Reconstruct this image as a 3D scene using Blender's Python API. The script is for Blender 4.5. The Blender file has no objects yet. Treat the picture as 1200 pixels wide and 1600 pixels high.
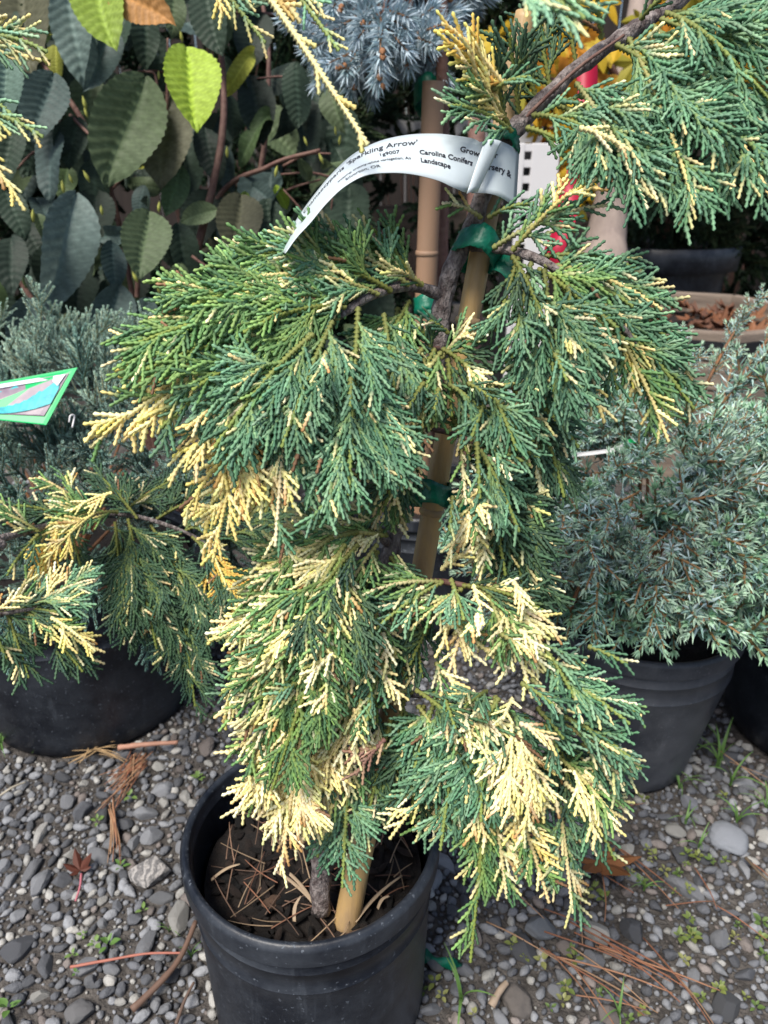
import bpy, bmesh, math, random
import numpy as np
from mathutils import Vector, Matrix, noise as mnoise

RND = random.Random(7)
sc = bpy.context.scene
COL = sc.collection

# ------------------------------------------------------------------ camera
PITCH = math.radians(25.0)
FPX = 1155.0                     # focal length in pixels of the 1200x1600 frame
CAM_H = 0.85
cam_d = bpy.data.cameras.new('camera'); cam = bpy.data.objects.new('camera', cam_d); COL.objects.link(cam)
cam.location = (0, 0, CAM_H); cam.rotation_euler = (math.pi / 2 - PITCH, 0, 0)
cam_d.sensor_fit = 'VERTICAL'; cam_d.sensor_height = 36.0; cam_d.lens = 36.0 * FPX / 1600.0
cam_d.clip_start = 0.02; cam_d.clip_end = 400
cam_d.dof.use_dof = True; cam_d.dof.focus_distance = 0.56; cam_d.dof.aperture_fstop = cam_d.lens / 2.6
sc.camera = cam

# ------------------------------------------------------------------ light
SUN_EL, SUN_AZ = math.radians(58), math.radians(-145)     # azimuth measured from +Y towards +X
w = bpy.data.worlds.new('World'); sc.world = w; w.use_nodes = True
nt = w.node_tree; nt.nodes.clear()
wo = nt.nodes.new('ShaderNodeOutputWorld'); bg = nt.nodes.new('ShaderNodeBackground')
sky = nt.nodes.new('ShaderNodeTexSky'); sky.sky_type = 'NISHITA'; sky.sun_disc = False
sky.sun_elevation = SUN_EL; sky.sun_rotation = SUN_AZ; sky.air_density = 1.0; sky.dust_density = 2.5; sky.ozone_density = 1.0
bg.inputs[1].default_value = 0.078
nt.links.new(sky.outputs[0], bg.inputs[0]); nt.links.new(bg.outputs[0], wo.inputs[0])
sun_d = bpy.data.lights.new('sun', 'SUN'); sun = bpy.data.objects.new('sun', sun_d); COL.objects.link(sun)
sun_d.energy = 2.8; sun_d.angle = math.radians(22); sun_d.color = (1.0, 0.945, 0.86)
sdir = Vector((math.sin(SUN_AZ) * math.cos(SUN_EL), math.cos(SUN_AZ) * math.cos(SUN_EL), math.sin(SUN_EL)))
sun.rotation_euler = sdir.to_track_quat('Z', 'Y').to_euler(); sun.location = sdir * 5
sc.view_settings.view_transform = 'Standard'; sc.view_settings.look = 'None'
sc.view_settings.exposure = 0.85; sc.view_settings.gamma = 1.0
sc.cycles.use_denoising = True
sc.cycles.max_bounces = 6; sc.cycles.transparent_max_bounces = 4

# ------------------------------------------------------------------ helpers
FWD = Vector((0, math.cos(PITCH), -math.sin(PITCH))); UP = Vector((0, math.sin(PITCH), math.cos(PITCH))); RT = Vector((1, 0, 0))
CAM = Vector((0, 0, CAM_H)); Z = Vector((0, 0, 1))
def ray(u, v): return RT * ((u - 600) / FPX) + UP * (-(v - 800) / FPX) + FWD
def W(u, v, d): return CAM + ray(u, v) * d                          # the place seen at (u, v), d metres deep
def WG(u, v, z=0.0):                                                 # the place at height z
    r = ray(u, v); return CAM + r * ((z - CAM_H) / r.z)
WLOC = {}
def place(o, parent=None, world=(0, 0, 0)):
    world = Vector(world); WLOC[o.name] = world
    COL.objects.link(o) if o.name not in COL.objects else None
    if parent is not None:
        o.parent = parent; o.location = world - WLOC[parent.name]
    else:
        o.location = world
    return o
def tag(o, label=None, cat=None, group=None, kind=None):
    if label: o['label'] = label
    if cat: o['category'] = cat
    if group: o['group'] = group
    if kind: o['kind'] = kind
    return o
def empty(name, loc): return place(bpy.data.objects.new(name, None), None, loc)
def obj(name, me, mat=None, parent=None, world=(0, 0, 0)):
    o = bpy.data.objects.new(name, me)
    if mat is not None and not me.materials: me.materials.append(mat)
    return place(o, parent, world)
def orient(o, ydir, normal, scale=1.0):
    y = Vector(ydir).normalized(); z = Vector(normal); z = z - y * z.dot(y)
    if z.length < 1e-5: z = y.orthogonal()
    z.normalize(); x = y.cross(z)
    o.rotation_euler = Matrix((x, y, z)).transposed().to_euler()
    o.scale = (scale, scale, scale) if isinstance(scale, (int, float)) else scale
def orient_z(o, zdir, spin=0.0, scale=1.0):
    q = Vector(zdir).to_track_quat('Z', 'Y').to_matrix() @ Matrix.Rotation(spin, 3, 'Z')
    o.rotation_euler = q.to_euler(); o.scale = (scale,) * 3 if isinstance(scale, (int, float)) else scale
def mesh_np(name, V, F, C=None, smooth=False):
    """V (n,3); F (m,k) array or list of lists; C (n,3) point colours"""
    me = bpy.data.meshes.new(name)
    V = np.asarray(V, dtype=np.float32)
    if isinstance(F, np.ndarray):
        k = F.shape[1]; m = F.shape[0]
        me.vertices.add(len(V)); me.vertices.foreach_set('co', V.ravel())
        me.loops.add(m * k); me.loops.foreach_set('vertex_index', F.astype(np.int32).ravel())
        me.polygons.add(m); me.polygons.foreach_set('loop_start', np.arange(0, m * k, k, dtype=np.int32))
        me.update(calc_edges=True)
    else:
        me.from_pydata([tuple(v) for v in V.tolist()], [], F)
    if C is not None:
        a = me.color_attributes.new('Col', 'FLOAT_COLOR', 'POINT')
        c4 = np.ones((len(V), 4), dtype=np.float32); c4[:, :3] = C
        a.data.foreach_set('color', c4.ravel())
    if smooth: me.polygons.foreach_set('use_smooth', np.ones(len(me.polygons), dtype=bool))
    return me
def catmull(pts, n):
    P = [np.array(p, float) for p in pts]; P = [2 * P[0] - P[1]] + P + [2 * P[-1] - P[-2]]
    out = []; segs = len(P) - 3
    for i in range(n + 1):
        x = i / n * segs; k = min(int(x), segs - 1); t = x - k
        a, b, c, d = P[k:k + 4]
        out.append(0.5 * ((2 * b) + (c - a) * t + (2 * a - 5 * b + 4 * c - d) * t * t + (-a + 3 * b - 3 * c + d) * t ** 3))
    return out
def tube(name, pts, radii, sides=8, n=None, rough=0.0, freq=40, origin=None, smooth=True, cap=True, seed=0, oval=1.0, col=None):
    n = n or max(4, len(pts) * 4)
    line = [Vector(p) for p in catmull(pts, n)]
    o0 = Vector(origin) if origin is not None else line[0]
    V = []; F = []; prev = None
    for i, p in enumerate(line):
        t = (line[min(i + 1, n)] - line[max(i - 1, 0)]).normalized()
        a = t.orthogonal().normalized() if prev is None else (prev - t * prev.dot(t)).normalized()
        prev = a; b = t.cross(a); x = i / n * (len(radii) - 1); k = min(int(x), len(radii) - 2)
        r = radii[k] + (radii[k + 1] - radii[k]) * (x - k) if len(radii) > 1 else radii[0]
        for j in range(sides):
            th = 2 * math.pi * j / sides
            q = a * math.cos(th) * oval + b * math.sin(th); rr = r
            if rough: rr *= 1 + rough * mnoise.noise((p + q * r) * freq + Vector((seed, 0, 0))) + rough * .5 * mnoise.noise((p + q * r) * freq * 3)
            V.append(p + q * rr - o0)
    for i in range(n):
        for j in range(sides):
            j2 = (j + 1) % sides
            F.append((i * sides + j, i * sides + j2, (i + 1) * sides + j2, (i + 1) * sides + j))
    if cap:
        F.append(tuple(range(sides))[::-1]); F.append(tuple(n * sides + j for j in range(sides)))
    me = bpy.data.meshes.new(name); me.from_pydata([tuple(v) for v in V], [], F)
    if smooth: me.polygons.foreach_set('use_smooth', np.ones(len(me.polygons), dtype=bool))
    return me, o0
def box_bm(bm, c, s, rot=None, bevel=0.0):
    m = Matrix.Translation(c) @ (rot.to_4x4() if rot else Matrix()) @ Matrix.Diagonal((s[0], s[1], s[2], 1))
    r = bmesh.ops.create_cube(bm, size=1.0, matrix=m)
    if bevel:
        es = list({e for v in r['verts'] for e in v.link_edges})
        bmesh.ops.bevel(bm, geom=es, offset=bevel, segments=2, affect='EDGES', profile=0.6)
def bm_mesh(name, bm, smooth=False):
    me = bpy.data.meshes.new(name); bm.to_mesh(me); bm.free()
    if smooth: me.polygons.foreach_set('use_smooth', np.ones(len(me.polygons), dtype=bool))
    return me
def box(name, c, s, mat, parent=None, rot=None, bevel=0.003):
    bm = bmesh.new(); box_bm(bm, (0, 0, 0), s, rot, bevel)
    return obj(name, bm_mesh(name, bm), mat, parent, c)
def lathe(name, prof, sides=64, smooth=True, wob=0.0):
    V = []; F = []
    for r, z in prof:
        for j in range(sides):
            th = 2 * math.pi * j / sides
            rr = r * (1 + wob * math.sin(2 * th + 1) + wob * .5 * math.sin(3 * th))
            V.append((rr * math.cos(th), rr * math.sin(th), z))
    for i in range(len(prof) - 1):
        for j in range(sides):
            j2 = (j + 1) % sides
            F.append((i * sides + j, i * sides + j2, (i + 1) * sides + j2, (i + 1) * sides + j))
    me = bpy.data.meshes.new(name); me.from_pydata(V, [], F)
    if smooth:
        me.polygons.foreach_set('use_smooth', np.ones(len(me.polygons), dtype=bool))
    return me

# ------------------------------------------------------------------ materials
def mat(name, col=(.5, .5, .5), rough=.6, source='plain', var=0.0, vscale=30, col2=None, bump=0.0, bscale=60, spec=.5,
        transl=0.0, hue=0.0, detail=5, stretch=None, coat=0.0):
    """source: plain | attr (point colour) | object (object colour); var mixes towards col2 by noise"""
    m = bpy.data.materials.new(name); m.use_nodes = True; t = m.node_tree; N = t.nodes; L = t.links
    p = N['Principled BSDF']; p.inputs['Roughness'].default_value = rough; p.inputs['Specular IOR Level'].default_value = spec
    if coat: p.inputs['Coat Weight'].default_value = coat
    tc = N.new('ShaderNodeTexCoord'); vec = tc.outputs['Object']
    if stretch:
        mp = N.new('ShaderNodeMapping'); mp.inputs['Scale'].default_value = stretch; L.new(vec, mp.inputs[0]); vec = mp.outputs[0]
    if source == 'attr':
        a = N.new('ShaderNodeAttribute'); a.attribute_name = 'Col'; c = a.outputs['Color']
    elif source == 'object':
        a = N.new('ShaderNodeObjectInfo'); c = a.outputs['Color']
    elif source == 'objattr':
        a = N.new('ShaderNodeObjectInfo'); b = N.new('ShaderNodeAttribute'); b.attribute_name = 'Col'
        mx = N.new('ShaderNodeMix'); mx.data_type = 'RGBA'; mx.blend_type = 'MULTIPLY'; mx.inputs[0].default_value = 1
        L.new(a.outputs['Color'], mx.inputs[6]); L.new(b.outputs['Color'], mx.inputs[7]); c = mx.outputs[2]
    else:
        r = N.new('ShaderNodeRGB'); r.outputs[0].default_value = (*col, 1); c = r.outputs[0]
    if var:
        n = N.new('ShaderNodeTexNoise'); n.inputs['Scale'].default_value = vscale; n.inputs['Detail'].default_value = detail
        n.inputs['Roughness'].default_value = .65; L.new(vec, n.inputs['Vector'])
        rp = N.new('ShaderNodeMapRange'); rp.inputs[1].default_value = .38; rp.inputs[2].default_value = .68; rp.inputs[4].default_value = var
        L.new(n.outputs['Fac'], rp.inputs[0])
        mx = N.new('ShaderNodeMix'); mx.data_type = 'RGBA'; L.new(rp.outputs[0], mx.inputs[0]); L.new(c, mx.inputs[6])
        if col2 is not None: mx.inputs[7].default_value = (*col2, 1)
        else:
            h = N.new('ShaderNodeHueSaturation'); h.inputs['Value'].default_value = .55; h.inputs['Saturation'].default_value = 1.1; L.new(c, h.inputs['Color']); L.new(h.outputs[0], mx.inputs[7])
        c = mx.outputs[2]
    if hue:
        oi = N.new('ShaderNodeObjectInfo'); h = N.new('ShaderNodeHueSaturation'); mr = N.new('ShaderNodeMapRange')
        mr.inputs[3].default_value = 1 - hue; mr.inputs[4].default_value = 1 + hue
        L.new(oi.outputs['Random'], mr.inputs[0]); L.new(mr.outputs[0], h.inputs['Value']); L.new(c, h.inputs['Color']); c = h.outputs[0]
    L.new(c, p.inputs['Base Color'])
    if bump:
        n = N.new('ShaderNodeTexNoise'); n.inputs['Scale'].default_value = bscale; n.inputs['Detail'].default_value = 6; L.new(vec, n.inputs['Vector'])
        b = N.new('ShaderNodeBump'); b.inputs['Strength'].default_value = bump; b.inputs['Distance'].default_value = .004 if bscale < 200 else .007
        L.new(n.outputs['Fac'], b.inputs['Height']); L.new(b.outputs[0], p.inputs['Normal'])
    if transl:
        out = N['Material Output']; tr = N.new('ShaderNodeBsdfTranslucent'); L.new(c, tr.inputs[0])
        ms = N.new('ShaderNodeMixShader'); ms.inputs[0].default_value = transl
        L.new(p.outputs[0], ms.inputs[1]); L.new(tr.outputs[0], ms.inputs[2]); L.new(ms.outputs[0], out.inputs[0])
    return m
M = {}
M['foliage'] = mat('scale_foliage', rough=.62, source='attr', spec=.22, hue=.15)
M['needle'] = mat('needle_foliage', rough=.6, source='objattr', spec=.3)
M['leaf'] = mat('broad_leaf', rough=.55, source='objattr', spec=.22, transl=.25, var=.7, vscale=14)
M['bark'] = mat('conifer_bark', (.085, .062, .060), .85, var=1, vscale=170, col2=(.34, .30, .285), bump=1.0, bscale=260, stretch=(1, 1, .6))
M['twig'] = mat('red_brown_twig', (.12, .055, .045), .7, var=.8, vscale=60, col2=(.20, .12, .09), bump=.5, bscale=120)
M['orange_twig'] = mat('orange_twig', (.26, .12, .05), .7, var=.8, vscale=60, col2=(.16, .08, .05))
M['bamboo'] = mat('bamboo', (.56, .37, .15), .5, var=1, vscale=28, col2=(.33, .235, .15), bump=.35, bscale=150, stretch=(1, 1, .16), detail=9)
M['tan_stake'] = mat('weathered_bamboo', (.34, .20, .12), .6, var=1, vscale=12, col2=(.32, .21, .14), stretch=(1, 1, .2))
M['tie'] = mat('green_tape', (.0, .15, .085), .4, var=.8, vscale=60, col2=(.0, .075, .045), bump=.5, bscale=90)
M['tagpaper'] = mat('white_tag_plastic', (.62, .70, .74), .35, var=.25, vscale=35, col2=(.55, .62, .67), spec=.4, transl=.12)
M['ink'] = mat('black_ink', (.02, .02, .03), .6)
M['soil'] = mat('dark_potting_soil', (.006, .0045, .004), .95, var=1, vscale=70, col2=(.014, .009, .007), bump=1, bscale=150)
M['chip'] = mat('bark_chip', (.09, .045, .03), .9, source='object', var=.8, vscale=60, bump=.8, bscale=120)
M['drystalk'] = mat('dry_needle', rough=.7, source='object', var=.3, vscale=60)
M['dirt'] = mat('grit_soil', (.046, .041, .038), .95, var=1, vscale=60, col2=(.125, .113, .104), bump=1.0, bscale=220)
M['stone'] = mat('stone', rough=.8, source='object', var=.75, vscale=55, bump=.5, bscale=190, spec=.3)
M['gravel'] = mat('gravel', rough=.85, source='attr', var=.6, vscale=90, bump=.5, bscale=220, spec=.3)
M['weed'] = mat('weed_leaf', rough=.5, source='objattr', transl=.25)
M['wood'] = mat('weathered_wood', (.24, .19, .15), .85, var=1, vscale=14, col2=(.13, .10, .08), bump=.5, bscale=60, stretch=(.3, 3, 3))
M['fence'] = mat('dark_fence_wood', (.028, .020, .017), .9, var=1, vscale=10, col2=(.014, .010, .009), stretch=(3, 3, .25), hue=.35)
M['black'] = mat('black_band', (.012, .013, .016), .5)
M['white'] = mat('white_plastic', (.72, .71, .72), .5, var=.3, vscale=8, col2=(.58, .57, .58))
M['ribbon'] = mat('crimson_ribbon', (.40, .005, .035), .5, var=.4, vscale=20, col2=(.28, .003, .022))
M['pale_trunk'] = mat('pale_smooth_bark', (.36, .29, .25), .8, var=1, vscale=14, col2=(.24, .19, .17), bump=.3, stretch=(1, 1, .3))
M['soft_green'] = mat('tag_green', (.01, .45, .13), .4)
M['stem_green'] = mat('seedling_stem', (.2, .26, .07), .6)

def plastic(name, base, dust, amt):
    m = bpy.data.materials.new(name); m.use_nodes = True; t = m.node_tree; N = t.nodes; L = t.links; p = N['Principled BSDF']
    tc = N.new('ShaderNodeTexCoord')
    def noise(scale, detail=6, st=None, lo=.45, hi=.75):
        n = N.new('ShaderNodeTexNoise'); n.inputs['Scale'].default_value = scale; n.inputs['Detail'].default_value = detail; n.inputs['Roughness'].default_value = .7
        v = tc.outputs['Object']
        if st: mp = N.new('ShaderNodeMapping'); mp.inputs['Scale'].default_value = st; L.new(v, mp.inputs[0]); v = mp.outputs[0]
        L.new(v, n.inputs['Vector']); r = N.new('ShaderNodeMapRange'); r.inputs[1].default_value = lo; r.inputs[2].default_value = hi; L.new(n.outputs['Fac'], r.inputs[0]); return r.outputs[0]
    a = noise(9, 8, None, .42, .68); s = noise(190, 2, None, .655, .69); e = noise(55, 5, (1, 1, .10), .57, .68)
    m1 = N.new('ShaderNodeMath'); m1.operation = 'MULTIPLY'; m1.inputs[1].default_value = amt; L.new(a, m1.inputs[0])
    m2 = N.new('ShaderNodeMath'); m2.operation = 'MULTIPLY_ADD'; m2.inputs[1].default_value = .55; L.new(s, m2.inputs[0]); L.new(m1.outputs[0], m2.inputs[2])
    m3 = N.new('ShaderNodeMath'); m3.operation = 'MULTIPLY_ADD'; m3.inputs[1].default_value = amt * .5; m3.use_clamp = True; L.new(e, m3.inputs[0]); L.new(m2.outputs[0], m3.inputs[2])
    mx = N.new('ShaderNodeMix'); mx.data_type = 'RGBA'; mx.inputs[6].default_value = (*base, 1); mx.inputs[7].default_value = (*dust, 1)
    L.new(m3.outputs[0], mx.inputs[0]); L.new(mx.outputs[2], p.inputs['Base Color'])
    r = N.new('ShaderNodeMapRange'); p.inputs['Specular IOR Level'].default_value = .4; r.inputs[3].default_value = .36; r.inputs[4].default_value = .7; L.new(m3.outputs[0], r.inputs[0]); L.new(r.outputs[0], p.inputs['Roughness'])
    b = N.new('ShaderNodeBump'); b.inputs['Strength'].default_value = .12; b.inputs['Distance'].default_value = .004; L.new(a, b.inputs['Height']); L.new(b.outputs[0], p.inputs['Normal'])
    return m
M['pot'] = plastic('black_pot_plastic', (.0075, .0100, .0165), (.13, .15, .18), .30)
M['greypot'] = plastic('dusty_pot_plastic', (.045, .050, .062), (.17, .175, .19), .5)

# ------------------------------------------------------------------ scale-leaf sprays (cypress)
GREENS = [(.088, .172, .062), (.114, .208, .080), (.150, .245, .078), (.068, .140, .066)]
BLUES = [(.074, .158, .092), (.102, .200, .120), (.060, .134, .076), (.136, .242, .142)]
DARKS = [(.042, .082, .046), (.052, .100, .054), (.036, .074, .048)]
CREAM = [(.76, .65, .34), (.72, .60, .28), (.78, .69, .42)]
YELLOW = [(.74, .605, .26), (.70, .56, .21), (.76, .645, .32)]
STEM = (.25, .30, .06)
KIND = {  # palette, pinna cream chance, twig cream chance, tip chance, accent palette
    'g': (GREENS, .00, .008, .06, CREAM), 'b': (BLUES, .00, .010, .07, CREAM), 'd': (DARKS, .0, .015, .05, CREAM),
    't': (BLUES, .03, .03, .25, CREAM), 'm': (GREENS, .22, .16, .25, CREAM), 'c': (CREAM, 1, 1, 0, CREAM), 'y': (YELLOW, 1, 1, 0, YELLOW),
    'y2': (GREENS, .22, .04, .3, YELLOW), 'b2': (BLUES, 0, .03, .2, CREAM), 'b3': (BLUES, .0, .004, .10, CREAM), 'n': ([(.17, .10, .075), (.24, .15, .10)], 0, 0, 0, CREAM),
    'o': ([(.62, .33, .08), (.70, .45, .12)], 0, 0, 0, YELLOW), 'p': ([(.16, .30, .19), (.22, .36, .22)], .1, .1, .5, YELLOW),
}
class Spray:
    def __init__(s, rng): s.T = []; s.rng = rng
    def add(s, o, d, c, n, ln, r0, r1, c0, c1): s.T.append((o, d, c, n, ln, r0, r1, c0, c1))
    def build(s, name, origin, seg=.0034):
        Vs = []; Fs = []; Cs = []; base = 0; groups = {}
        for t in s.T: groups.setdefault(max(1, min(40, int(round(t[4] / seg)))), []).append(t)
        for ns, ts in groups.items():
            o = np.array([t[0] for t in ts]) - np.array(origin); d = np.array([t[1] for t in ts]); c = np.array([t[2] for t in ts]); n = np.array([t[3] for t in ts])
            ln = np.array([t[4] for t in ts]); r0 = np.array([t[5] for t in ts]); r1 = np.array([t[6] for t in ts]); c0 = np.array([t[7] for t in ts]); c1 = np.array([t[8] for t in ts])
            tt = []; la = []; fa = []; ed = []
            for k in range(ns):
                tt += [k / ns, (k + .72) / ns]; la += [.60, 1.18]; fa += [.95, .52]; ed += [0, 1]
            la[0] = .8; tt.append(1.0); la.append(.22); fa.append(.2); ed.append(1)
            tt = np.array(tt); la = np.array(la); fa = np.array(fa); nr = len(tt); nb = len(ts)
            P = o[:, None] + ln[:, None, None] * (d[:, None] * tt[None, :, None] + .5 * c[:, None] * (tt ** 2)[None, :, None])
            T = d[:, None] + c[:, None] * tt[None, :, None]; T /= np.linalg.norm(T, axis=2, keepdims=True)
            N = n[:, None] - T * np.sum(n[:, None] * T, axis=2, keepdims=True); N /= np.linalg.norm(N, axis=2, keepdims=True) + 1e-9
            S = np.cross(T, N); R = r0[:, None] * (1 - tt) + r1[:, None] * tt
            A = S * (R * la)[:, :, None]; B = N * (R * fa)[:, :, None]
            V = np.stack([P + A, P + B, P - A, P - B], axis=2)                     # nb, nr, 4, 3
            col = c0[:, None] * (1 - tt[None, :, None]) + c1[:, None] * tt[None, :, None]
            lift = 1 + .30 * np.array(ed)[None, :, None]
            col = np.clip(col * lift, 0, .92); col = np.repeat(col[:, :, None], 4, axis=2)
            i = np.arange(nr - 1); j = np.arange(4); I, J = np.meshgrid(i, j, indexing='ij'); J2 = (J + 1) % 4
            f = np.stack([I * 4 + J, I * 4 + J2, (I + 1) * 4 + J2, (I + 1) * 4 + J], axis=-1).reshape(-1, 4)
            capf = np.array([[(nr - 1) * 4 + q for q in range(4)]]); f = np.vstack([f, capf])
            F = (f[None] + (np.arange(nb) * nr * 4)[:, None, None]).reshape(-1, 4) + base
            Vs.append(V.reshape(-1, 3)); Fs.append(F); Cs.append(col.reshape(-1, 3)); base += nb * nr * 4
        return mesh_np(name, np.vstack(Vs), np.vstack(Fs), np.vstack(Cs))
def nrm(v): return v / (np.linalg.norm(v) + 1e-12)
NPZ = np.array((0, 0, 1.0))
def jit(rng, c, a=.16):
    k = 1 + rng.uniform(-a, a); return np.array([x * k * (1 + rng.uniform(-a, a) * .4) for x in c])
def twig_rec(S, o, d, N, ln, kind, forced, depth, rthick, grav, TP_=None):
    rng = S.rng; pal, pp, pt, ptip, acc = KIND[kind]
    cream = forced or rng.random() < (pp if depth == 1 else pt)
    base = jit(rng, rng.choice(acc if cream else pal))
    c = -NPZ * grav * rng.uniform(.4, .9) * min(1.0, ln / .05) + N * rng.uniform(-.18, .10)
    if TP_ is not None: c = c + TP_ * rng.uniform(.25, .65)
    tip = base
    if cream:
        x = rng.random()
        if x < .30: tip = base * np.array((.88, .98, .70))
        elif x < .38: tip = np.array((.34, .17, .06)) * rng.uniform(.7, 1.3)
        elif x < .60: tip = np.clip(base * 1.12, 0, .86)
        if kind in ('m', 't', 'b', 'g', 'd', 'b2') and rng.random() < .5: base = base * .5 + np.array(rng.choice(pal)) * .6
    if not cream and rng.random() < ptip: tip = jit(rng, rng.choice(acc))
    elif not cream: tip = np.clip(base * 1.35, 0, .6)
    thick = rthick * (1.10 if cream else 1) * rng.uniform(.88, 1.1)
    if ln > .017 and depth < 4:
        st = base if cream else np.array(STEM) * .45 + base * .6
        S.add(o, d, c, N, ln, thick * .95, thick * .72, st if not cream else base, tip)
        sp = .0033 + .012 * ln; m = max(4, int(ln * .95 / sp))
        for i in range(m):
            t = .06 + .92 * (i + rng.uniform(.3, .7)) / m; side = 1 if (i % 2) else -1
            p = o + ln * (d * t + .5 * c * t * t); T = nrm(d + c * t); Sd = nrm(np.cross(T, N))
            l2 = ln * .54 * (1 - .62 * t) * min(1, .55 + 2.2 * t) * rng.uniform(.65, 1.25) + .006
            if rng.random() < .06: continue
            if depth >= 2: l2 = min(l2, .0185 * rng.uniform(.8, 1.1))
            ang = math.radians(rng.uniform(19, 34))
            d2 = nrm(T * math.cos(ang) + Sd * side * math.sin(ang) + N * rng.uniform(-.12, .12))
            twig_rec(S, p, d2, N, l2, kind, cream, depth + 1, rthick, grav, T)
    else:
        if rng.random() < .006: base = np.array((.16, .09, .05)) * rng.uniform(.7, 1.3); tip = base * 1.3
        S.add(o, d, c * .6, N, ln, thick, thick * .62, base, tip)
NT = [0]
def grow_spray(name, base, tip, kind, wf, bow, rng, mt, parent, thick=.00180, grav=.45, normal=None, sparse=1.0, fan=.46):
    wf *= .84; S = Spray(rng); b = np.array(base); t = np.array(tip); ax = t - b; L = np.linalg.norm(ax)
    # quadratic axis: start direction lifted by bow, ending at tip
    d = ax / L + NPZ * bow * 2; c = -NPZ * bow * 4
    if normal is None:
        view = nrm(np.array(CAM) - (b + t) * .5); normal = nrm(view * .9 + NPZ * .35 + np.array([rng.uniform(-.4, .4) for _ in range(3)]))
    N0 = normal; pal, pp, pt, ptip, acc = KIND[kind]
    stem = jit(rng, rng.choice(acc)) if kind in 'cyo' else (np.array(STEM) * .7 + np.array(pal[0]) * .3)
    if kind == 'n': stem = np.array(pal[0])
    tipc = jit(rng, rng.choice(acc)) if kind in ('y2', 't', 'b2', 'b3', 'm') else stem
    S.add(b, d, c, N0, L, thick * 1.3, thick * .85, stem * (1 if kind in 'cyo' else np.array((.75, .62, .7))), tipc)
    n = max(6, int(L * sparse / (.0062 + .022 * L)))
    for i in range(n):
        s = .04 + .94 * (i + rng.uniform(.25, .75)) / n; side = 1 if i % 2 else -1
        p = b + L * (d * s + .5 * c * s * s); T = nrm(d + c * s); N = nrm(N0 - T * N0.dot(T)); Sd = nrm(np.cross(T, N))
        l1 = wf * L * fan * (1 - s) ** .55 * min(1, .62 + 1.8 * s) * rng.uniform(.5, 1.4) + .009
        ang = math.radians(rng.uniform(27, 46) - 8 * s)
        if rng.random() < .10: continue
        d1 = nrm(T * math.cos(ang) + Sd * side * math.sin(ang) + N * rng.uniform(-.15, .15))
        forced = False
        if kind == 'b2' and s > .55: forced = rng.random() < .75
        if kind == 'y2' and s > .45: forced = rng.random() < .45
        twig_rec(S, p, d1, N, l1, kind, forced or kind in 'cyo' and kind != 'o', 1, thick, grav, T)
    me = S.build(name, base); NT[0] += len(me.polygons) * 2
    return obj(name, me, mt, parent, base)

def td(v): return .56 + (v - 250) / 1180.0 * .146
def TP(u, v, off=0.0): return W(u, v, td(v) - off)
GAPS = [(690, 768, 395, 500), (640, 722, 668, 748), (600, 690, 806, 885)]     # where stem and cane stay in sight
def build_tree(root, branches, seed, depth=TP, thick=.00180, fill=('d', 'b', 'm', 'm', 'c')):
    rng = random.Random(seed)
    for pts, r0, r1, sprays in branches:
        P = [depth(*p) for p in pts]
        me, o0 = tube('branch', P, [r0 * .72, (r0 + r1) * .36, r1 * .7], 8, len(pts) * 5, rough=.25, freq=90, seed=rng.random() * 50)
        br = obj('branch', me, M['twig'] if r0 < .0055 else M['bark'], root, o0)
        for e in sprays:
            u0, v0, u1, v1, f0, f1, k = e[:7]; wf = e[7] if len(e) > 7 else .8; kw = e[8] if len(e) > 8 else {}
            if depth is TP and f1 > 0 and any(a <= u1 <= b and c <= v1 <= d for a, b, c, d in GAPS): continue
            if k in 'cy': wf *= .85
            horiz = abs(u1 - u0) / (abs(u1 - u0) + abs(v1 - v0) + 1)
            bow = kw.get('bow', .05 + .14 * horiz)
            grow_spray('spray', depth(u0, v0, f0), depth(u1, v1, f1), k, wf, bow, rng, M['foliage'], br, kw.get('thick', thick), kw.get('grav', .45), None, kw.get('sparse', 1.0), kw.get('fan', .46))
        if fill and rng.random() < 0:
            line = catmull(P, 40)
            for k in range(max(2, int(len(sprays) * .2))):     # short sprays clothing the branch itself
                q = Vector(line[rng.randrange(16, 38)]); d = Vector((rng.uniform(-1, 1), rng.uniform(-1.1, .1), rng.uniform(-.6, .7))).normalized()
                grow_spray('spray', q, q + d * rng.uniform(.030, .055), rng.choice(fill), .95, .05, rng, M['foliage'], br, thick)

# ================================================================== the setting
rng = random.Random(3)
def gz(x, y): return .010 * mnoise.noise(Vector((x * 5, y * 5, 0))) + .004 * mnoise.noise(Vector((x * 22, y * 22, 3)))
# ground: one sheet, fine near the camera, coarse to the horizon
xs = np.concatenate([np.linspace(-60, -1.6, 14), np.linspace(-1.5, 1.5, 110), np.linspace(1.6, 60, 14)])
ys = np.concatenate([np.linspace(-20, -.1, 8), np.linspace(0, 2.2, 85), np.linspace(2.4, 90, 18)])
GV = [(x, y, gz(x, y) if abs(x) < 1.55 and -.05 < y < 2.3 else 0) for y in ys for x in xs]
nx = len(xs); ny = len(ys)
GF = np.array([(j * nx + i, j * nx + i + 1, (j + 1) * nx + i + 1, (j + 1) * nx + i) for j in range(ny - 1) for i in range(nx - 1)])
ground = obj('ground', mesh_np('ground', np.array(GV), GF, None, True), M['dirt']); tag(ground, 'dark gritty soil ground under grey gravel', 'ground', kind='structure')

# footprints that stones keep out of: (x, y, r)
POT_C = WG(487, 1292, .25); POT_R = .1285
LPOT = Vector((-.515, 1.065, 0)); RPOT = Vector((.374, .925, 0)); EPOT = Vector((.735, .98, 0))
KEEP = [(POT_C.x, POT_C.y, .112), (LPOT.x, LPOT.y, .172), (RPOT.x, RPOT.y, .105), (EPOT.x, EPOT.y, .15)]

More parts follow.
